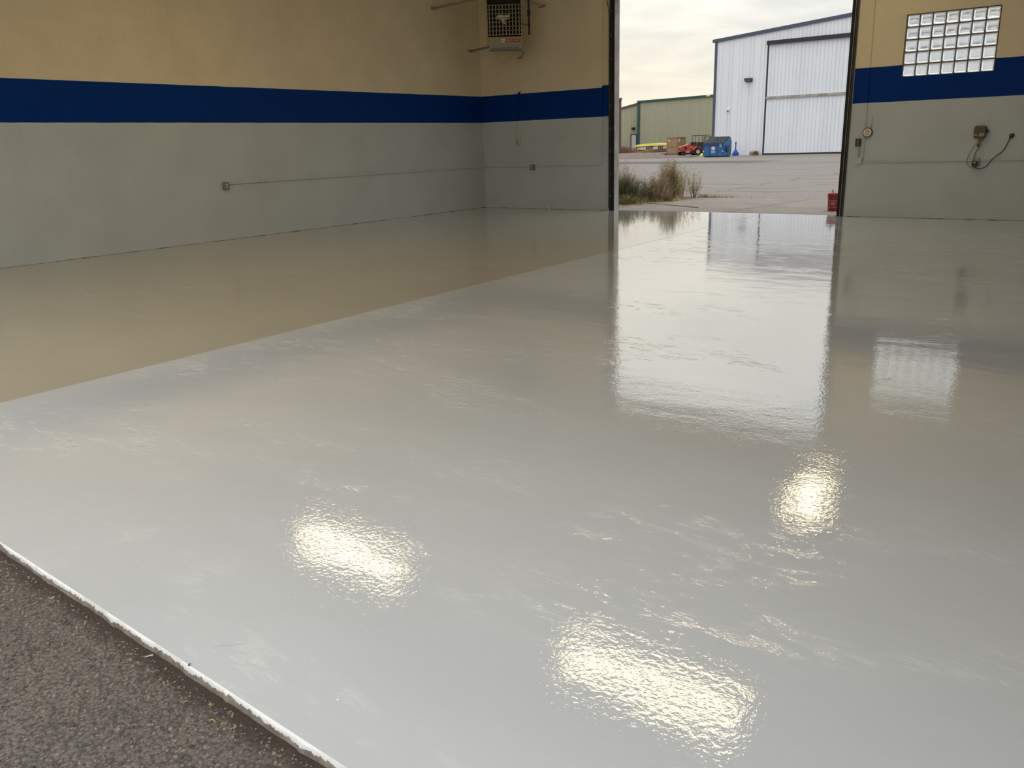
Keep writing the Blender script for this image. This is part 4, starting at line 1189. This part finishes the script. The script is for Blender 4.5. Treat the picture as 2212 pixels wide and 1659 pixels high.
# yellow hull on its trailer
yh = thing('yellow_hull', 'yellow and white hull with black markings left of the crate', 'boat', (-35.6, 78.0, -.05))
b = MB()
def hull(prof, w, mat, nm):
    b = MB(); v = []; n = len(prof)
    for i, (x, lo, hi) in enumerate(prof):
        ww = w*(.55 if i == 0 else 1)
        v += [(x, -ww, lo), (x, ww, lo), (x, ww*.9, hi), (x, -ww*.9, hi)]
    f = [(0, 1, 2, 3)]
    for i in range(n-1):
        for k in range(4): f.append((4*i+k, 4*i+4+k, 4*i+4+(k+1) % 4, 4*i+(k+1) % 4))
    f.append((4*n-1, 4*n-2, 4*n-3, 4*n-4)); b.add(v, f); b.build(nm, mat, yh)


hull([(-1.95, .16, .34), (-1.2, .12, .38), (2.5, .18, .42)], .5, M_HULLY, 'keel')
hull([(-2.15, .34, .74), (-1.4, .36, .76), (2.5, .42, .84)], .66, M_HULLW, 'side_band')
hull([(-2.5, .70, .86), (-1.6, .74, .92), (.4, .78, .97), (2.5, .82, .99)], .78, M_HULLY, 'gunwale')
hull([(-2.2, .86, .94), (-1.0, .92, 1.04), (.5, .95, 1.10), (1.6, .97, 1.05), (2.5, .98, 1.02)], .62, M_HULLY, 'deck')
b = MB()
for x0 in (-.62, -.40, -.16, .10, 1.02, 1.24, 1.46):
    b.box((x0, -.70, .46), (x0+.10, -.645, .74)); b.box((x0-.08, -.70, .42), (x0+.10, -.645, .48))
b.box((-.16, -.70, .67), (.28, -.645, .74)); b.build('marking', M_BLACK, yh)
b = MB(); b.lathe([(0, -.1), (.27, -.1), (.28, .1), (0, .1)], 20, Matrix.Translation((-.9, -.3, .28)) @ Matrix.Rotation(pi/2, 4, 'X')); b.box((-1.2, -.4, .05), (1.8, .4, .20)); b.build('cradle', M_TRAILER, yh)

# beige building farther off
bb = thing('beige_building', 'long beige metal building with dark green trim beyond the hangar', 'building', (0, 100, -.06))
BX = -49.5; x = BX
while x < -30:
    sheet(x, x+.914, 0, lambda q_: 7.0+.018*(q_-BX), M_BEIGESID, 'wall_sheet', bb, 0.0, .3048, .04); x += .914
x = BX-7.3
while x < BX-.4:
    sheet(x, x+.914, 0, lambda q_: 6.85+.19*(q_-BX), M_BEIGESID, 'wall_sheet', bb, 1.2, .3048, .04); x += .914
MB().box((-49.72, -.12, 0), (-49.30, .1, 7.05)).build('corner_trim', M_GREENTRIM, bb)
b = MB()
b.add([(BX-.2, -.25, 6.92), (-29.6, -.25, 7.28), (-29.6, -.25, 7.56), (BX-.2, -.25, 7.18), (BX-.2, .2, 6.92), (-29.6, .2, 7.28), (-29.6, .2, 7.56), (BX-.2, .2, 7.18)], [(0, 1, 2, 3), (3, 2, 6, 7), (0, 4, 5, 1), (0, 3, 7, 4), (1, 5, 6, 2), (5, 4, 7, 6)])
b.build('fascia', M_GREENTRIM, bb)
b = MB(); b.add([(BX-8, 1.0, 5.38), (BX-.1, 1.0, 6.84), (BX-.1, 1.0, 7.10), (BX-8, 1.0, 5.60), (BX-8, 1.4, 5.38), (BX-.1, 1.4, 6.84), (BX-.1, 1.4, 7.10), (BX-8, 1.4, 5.60)], [(0, 1, 2, 3), (3, 2, 6, 7), (0, 4, 5, 1), (0, 3, 7, 4), (1, 5, 6, 2), (5, 4, 7, 6)])
b.build('fascia', plain('brown green fascia', (.09, .085, .06), .6), bb)
MB().box((BX-8, 1.4, 0), (-29.6, 25, 5.4)).build('rear_mass', M_BEIGESID, bb)
MB().box((-49.2, .1, 5.3), (-29.6, 24, 6.95)).build('roof', M_ROOF, bb)
MB().box((-38.6, -.30, 7.20), (-38.0, -.24, 7.34)).build('fascia_tag', M_WHITE, bb)
d_ = MB().box((-51.35, 1.05, 0), (-50.45, 1.2, 2.3)).build('personnel_door', plain('grey door', (.50, .52, .52), .5), bb)
b = MB(); b.box((-51.45, 1.0, 0), (-51.33, 1.22, 2.42)); b.box((-51.45, 1.0, 2.3), (-50.35, 1.22, 2.42)); b.box((-50.47, 1.0, 0), (-50.42, 1.22, 2.42)); b.build('frame', M_BLACK, d_)
b = MB(); b.bev((-51.25, .85, 3.05), (-50.75, 1.2, 3.4), .03); b.build('door_lamp', M_BLACK, bb)
# brown building whose corner shows at the left jamb
br = thing('brown_building', 'brown trimmed building whose corner shows beside the left jamb', 'building', (0, 82, -.06))
MB().prism([(-56, .1), (-42.62, .1), (-49.0, 9), (-56, 9)], 0, 6.45).build('wall', plain('brown stucco', (.22, .14, .10), .8), br)
b = MB(); b.box((-42.75, -.05, 0), (-42.45, .14, 6.55)); b.build('corner_trim', M_BROWNTRIM, br)
b = MB(); b.prism([(-56.2, -.35), (-42.1, -.35), (-42.5, .2), (-48.9, 9.2), (-56.2, 9.2)], 6.55, 6.80); b.build('eave', M_BROWNTRIM, br)
for (bx_, by_, n_, h_, sp_, lb, sd) in ((-44.3, 78.0, 1900, 1.35, 3.4, 'russet brush mound in front of the beige building door', 51), (-39.3, 76.8, 1300, .95, 2.4, 'russet brush at the nose of the yellow hull', 52), (-33.5, 76.4, 1000, .6, 2.6, 'low russet brush under the yellow hull', 53)):
    weed('brush_clump', lb, 'brush', bx_, by_, n_, h_, sp_, [M_BRUSH, M_ROSE], .4, 3, .013, .3, sd, -.05)
